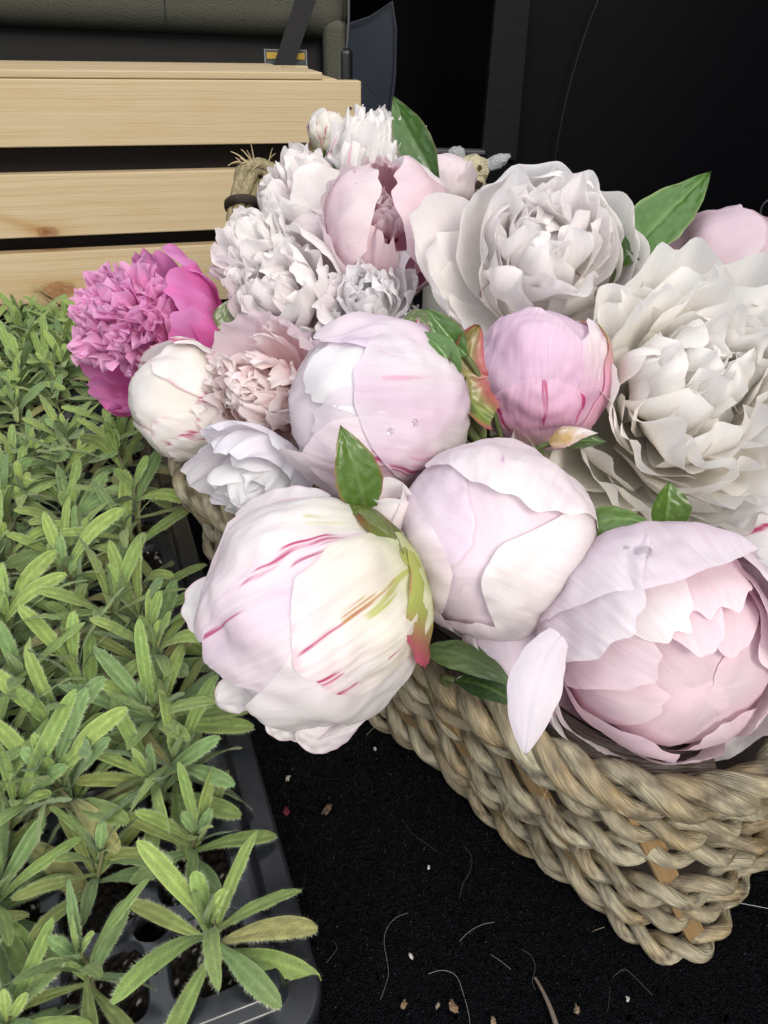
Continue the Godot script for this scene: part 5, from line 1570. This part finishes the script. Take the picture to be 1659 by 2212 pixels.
func seedlings() -> void:
	# leaf shapes: [low, middle, top] x variants
	var kinds := [[], [], []]
	var g := [Color(0.255, 0.375, 0.108), Color(0.305, 0.415, 0.115), Color(0.210, 0.332, 0.126)]
	for v in 6:
		var c: Color = g[v % 3]
		var old := Color(0.40, 0.40, 0.16) if v == 1 else (Color(0.32, 0.40, 0.12) if v == 4 else c)
		kinds[0].append(seed_leaf(rng.randf_range(0.032, 0.054), rng.randf_range(0.0038, 0.0051), rng.randf_range(16, 44), rng.randf_range(-50, 0), old, old.lerp(Color(0.22, 0.20, 0.08), 0.3), v * 3.7, 620))
		kinds[1].append(seed_leaf(rng.randf_range(0.036, 0.058), rng.randf_range(0.0033, 0.0043), rng.randf_range(50, 76), rng.randf_range(-20, 44), c, c * 1.1, 30.0 + v * 3.1, 620))
		kinds[2].append(seed_leaf(rng.randf_range(0.018, 0.040), rng.randf_range(0.0025, 0.0034), rng.randf_range(68, 84), rng.randf_range(30, 70), c * 1.15, c * 1.3, 60.0 + v * 2.3, 420))
	var protos := []
	for v in 12:
		var o := Node3D.new()
		o.name = "seedling"
		var h := rng.randf_range(0.016, 0.036)
		var n := rng.randi_range(11, 16)
		part("stem", bez_tube(Vector3.ZERO, Vector3(rng.randf_range(-0.003, 0.003), h * 0.6, 0.002), Vector3(rng.randf_range(-0.004, 0.004), h + 0.004, 0), 0.0014, 0.0011, 6, 6, Color(0.13, 0.13, 0.06)), M.stem, o)
		for k in n:
			var f := float(k) / (n - 1)
			var kind := 0 if f < 0.36 else (1 if f < 0.74 else 2)
			var l := part("leaf", kinds[kind][rng.randi() % 6], null, o)
			l.transform = Transform3D(Basis(Vector3.UP, k * 2.4 + rng.randf_range(-0.4, 0.4)) * Basis(Vector3.RIGHT, rng.randf_range(-0.2, 0.2)) * Basis.from_scale(Vector3.ONE * rng.randf_range(0.82, 1.1)), Vector3(0, h * (0.25 + 0.75 * f), 0))
		protos.append(o)
	var count := 0
	for t in 2:
		var org := T0 if t == 0 else T0 + TB * Vector3(0, 0, -(12 * CELL + 2 * FL + 0.004))
		for j in (12 if t == 0 else 7):
			for i in 6:
				var p := org + TB * Vector3(-(FL + CELL * (i + 0.5)) + rng.randf_range(-0.005, 0.005), -0.006, -(FL + CELL * (j + 0.5)) + rng.randf_range(-0.005, 0.005))
				if p.x < -0.56:
					continue
				var twin := 1
				if (j > 1 or i > 1) and (i + j) % 5 != 0 and not (t == 0 and i == 0 and j > 4):
					twin = 2
				for k in twin:
					var o: Node3D = protos[rng.randi() % 12].duplicate()
					var s := rng.randf_range(0.86, 1.12) * (1.0 if j > 1 or t > 0 else 0.84)
					o.transform = Transform3D(Basis(Vector3.UP, rng.randf() * TAU) * Basis(Vector3.RIGHT, rng.randf_range(-0.45, 0.45)).scaled(Vector3.ONE * s), p + (Vector3(rng.randf_range(-0.008, 0.008), 0, rng.randf_range(-0.008, 0.008)) if k > 0 else Vector3.ZERO))
					var lab := "fuzzy narrow-leaved green seedling crowded in the middle of the near plug tray"
					if t == 1:
						lab = "fuzzy narrow-leaved green seedling crowded in the far tray before the wooden crate"
					elif j > 6:
						lab = "fuzzy narrow-leaved green seedling crowded at the far end of the near tray"
					elif i == 0 and j > 2:
						lab = "fuzzy green seedling along the near tray's right edge, beside the flowers"
					if t == 0 and j < 7:
						lab = "fuzzy seedling, %s from the right in the tray's %s row from the front" % [["first", "second", "third", "fourth", "fifth", "sixth"][i], ["first", "second", "third", "fourth", "fifth", "sixth", "seventh"][j]]
						if k == 1:
							lab = lab.replace("fuzzy seedling,", "companion beside the seedling").replace(" from the front", "")
					if t == 0 and j == 0 and i == 0:
						lab = "fuzzy green seedling at the rounded tray corner, leaves reaching over the black carpet"
					tag(o, lab, "seedling", "seedlings growing in the plug trays")
					add_child(o, true)
					count += 1
	for o in protos:
		o.free()


# ------------------------------------------------------------------ drops, lint and crumbs
func small_things() -> void:
	var names := ["largest clear water drop on the top petal of the front cup", "small water drop left of the largest one on the front cup", "flat water drop between the two others on the front cup", "water drop on the streaked bud's broad white petal, left one", "water drop on the streaked bud's broad white petal, right one"]
	var spots := [[1390, 1192, 0.2250, 0.0028, 21], [1317, 1180, 0.2262, 0.0019, 21], [1352, 1184, 0.2255, 0.0014, 21], [843, 931, 0.2885, 0.0013, 10], [897, 912, 0.2895, 0.0013, 10]]
	var flowers_ := []
	for ch in get_children():
		if ch.has_meta("r"):
			flowers_.append(ch)
	for i in spots.size():
		var s = spots[i]
		var ray := (CB * Vector3((s[0] - 829.5) / F, -(s[1] - 1106.0) / F, -1.0)).normalized()
		var f: Node3D = flowers_[4] if i < 3 else flowers_[2]
		var R: float = f.get_meta("r") * (1.05 if i < 3 else 1.035)
		var oc := CO - f.position
		var oq := oc.dot(ray)
		var q := oq * oq - (oc.length_squared() - R * R)
		if q < 0.0:
			continue
		var p := CO + ray * (-oq - sqrt(q))
		var n := (p - f.position).normalized()
		var x := n.cross(CB.x).normalized()
		var o := part("water_drop", ball(Vector3.ZERO, Vector3(s[3], s[3] * 0.5, s[3]), 0.06, 18, 12, i * 3.0), M.water, self)
		o.transform = Transform3D(Basis(x, n, x.cross(n)), p)
		tag(o, names[i], "water drop")
	# threads lying on the carpet: points in the layout, colour, thickness
	var white := Color(0.22, 0.21, 0.19)
	var threads := [
		["long curved white hair on the black carpet left of the basket corner", [[880, 1972], [852, 1985], [834, 2010], [830, 2040], [836, 2075], [838, 2110], [820, 2165]], white, 0.00022],
		["pale curved hair in the middle of the carpet, nearer the basket", [[1068, 1992], [1040, 1998], [1012, 2014], [990, 2036]], white, 0.00026],
		["thick hooked white hair near the bottom of the carpet", [[925, 2104], [955, 2096], [985, 2108], [1002, 2150], [1014, 2200], [1014, 2240]], white, 0.00030],
		["short straight white hair below the basket's left side", [[1060, 2062], [1084, 2078], [1106, 2096]], white, 0.00024],
		["straight white bristle lying at the right edge behind the basket corner", [[1570, 1946], [1615, 1954], [1700, 1970]], Color(0.7, 0.7, 0.7), 0.00024],
		["thin grey hair curling down by the basket's left side", [[1000, 1826], [1018, 1850], [1016, 1880], [1000, 1910], [992, 1944]], white * 0.45, 0.00020],
		["faint long hair on the dark carpet under the big bud", [[868, 1768], [890, 1800], [920, 1822], [948, 1842]], white * 0.35, 0.00018],
		["wavy grey hair near the bottom centre", [[1128, 2050], [1148, 2066], [1156, 2090], [1150, 2120], [1158, 2140]], white * 0.5, 0.00020],
		["small curled hair beside the tray corner", [[720, 2032], [728, 2048], [716, 2066], [704, 2082]], white * 0.6, 0.00020],
		["short bent fibre with a branching end right of the twig", [[1325, 2110], [1345, 2095], [1360, 2100], [1390, 2130], [1412, 2152]], white * 0.45, 0.00020],
		["thin dark hair near the bottom right", [[1318, 2130], [1316, 2160], [1312, 2190]], white * 0.35, 0.00018]]
	for t in threads:
		var pts := PackedVector3Array()
		var rad := PackedFloat32Array()
		var q: Array = t[1]
		for i in q.size() - 1:
			for k in 6:
				var x := k / 6.0
				var p0: Array = q[maxi(i - 1, 0)]
				var p3: Array = q[mini(i + 2, q.size() - 1)]
				var c := Vector2(q[i][0], q[i][1]).cubic_interpolate(Vector2(q[i + 1][0], q[i + 1][1]), Vector2(p0[0], p0[1]), Vector2(p3[0], p3[1]), x)
				pts.append(ony(c.x, c.y, 0.0024 + 0.001 * sin(i + x)))
				rad.append(float(t[3]) * 0.34)
		var cen := pts[pts.size() / 2]
		for i in pts.size():
			pts[i] -= cen
		var o := part("thread", tube(pts, rad, 4, t[2]), M.stem, self)
		o.position = cen
		tag(o, t[0], "hair", "hairs and threads on the carpet")
	# the dry twig
	var ta := ony(1156, 2112, 0.003)
	var tb := ony(1206, 2230, 0.003)
	var tw := part("twig", bez_tube(Vector3.ZERO, (tb - ta) * 0.5 + Vector3(0.0015, 0.002, 0), tb - ta, 0.0007, 0.0013, 12, 6, Color(0.13, 0.10, 0.075)), M.stem, self)
	tw.position = ta
	tag(tw, "dry brown twig at the bottom of the carpet pointing at the basket", "twig")
	var chips := [["brown wood chip near the bottom, largest crumb", 980, 2175, 0.0032, Color(0.22, 0.14, 0.08)], ["flat tan chip at the bottom left of the twig", 872, 2170, 0.0022, Color(0.24, 0.16, 0.09)], ["small tan chip right of the twig", 1246, 2180, 0.0024, Color(0.25, 0.19, 0.12)],
		["white seed in the curl of a hair", 888, 2065, 0.0017, Color(0.6, 0.58, 0.54)], ["white rice-like fleck left of the basket", 926, 1873, 0.0014, Color(0.6, 0.58, 0.54)], ["beige crumb beside the tray's upper edge", 622, 1680, 0.0024, Color(0.35, 0.32, 0.27)],
		["dark dried leaf fragment under the big bud", 706, 1748, 0.0040, Color(0.09, 0.06, 0.04)], ["magenta petal fragment beside the tray", 618, 1752, 0.0034, Color(0.13, 0.010, 0.03)], ["white crumb in the dark under the big bud", 810, 1617, 0.0016, Color(0.45, 0.45, 0.45)],
		["tan crumb at the bottom middle", 1066, 2208, 0.0026, Color(0.28, 0.20, 0.12)], ["white speck low right of the twig", 1356, 2158, 0.0014, Color(0.55, 0.53, 0.5)], ["pale chip under the hooked hair", 946, 2172, 0.0016, Color(0.3, 0.24, 0.17)]]
	for i in chips.size():
		var c = chips[i]
		var p := ony(c[1], c[2], 0.003)
		var o := part("crumb", ball(Vector3.ZERO, Vector3(c[3] * 0.42, c[3] * 0.25, c[3] * 0.75), 0.9, 14, 10, i * 5.0, c[4] * 0.75), M.dot, self)
		o.transform = Transform3D(Basis(Vector3.UP, rng.randf_range(-0.6, 0.6)), p)
		tag(o, c[0], "crumb", "crumbs on the carpet")
	# dust and fine lint nobody could count
	var P := PackedVector3Array()
	var Nn := PackedVector3Array()
	var C := PackedColorArray()
	var I := PackedInt32Array()
	for k in 900:
		var p := Vector3(rng.randf_range(-0.06, 0.27), rng.randf_range(0.0012, 0.0030), rng.randf_range(-0.33, -0.09))
		var s := rng.randf_range(0.0001, 0.00032) * (2.0 if k % 14 == 0 else 1.0)
		var ln := rng.randf_range(1.0, 4.0) if k % 3 else rng.randf_range(6.0, 14.0)
		var d := Vector3(rng.randf_range(-1, 1), rng.randf_range(-0.2, 0.3), rng.randf_range(-1, 1)).normalized()
		var e := d.cross(Vector3.UP).normalized()
		var g := rng.randf_range(0.05, 0.30)
		if k % 3 == 0:
			s *= 0.35
			g *= 0.5
		var b := P.size()
		P.append_array([p - d * s * ln - e * s, p - d * s * ln + e * s, p + d * s * ln + e * s, p + d * s * ln - e * s, p + Vector3(0, s, 0)])
		for q in 5:
			Nn.append(Vector3.UP)
			C.append(Color(g, g * 0.90, g * 0.76))
		I.append_array([b, b + 1, b + 4, b + 1, b + 2, b + 4, b + 2, b + 3, b + 4, b + 3, b, b + 4])
	var lint := part("lint", commit(P, Nn, C, PackedVector2Array(), I), M.dot, self)
	lint.set_meta("kind", "stuff")
	tag(lint, "fine pale dust and lint sprinkled over the black carpet", "lint")
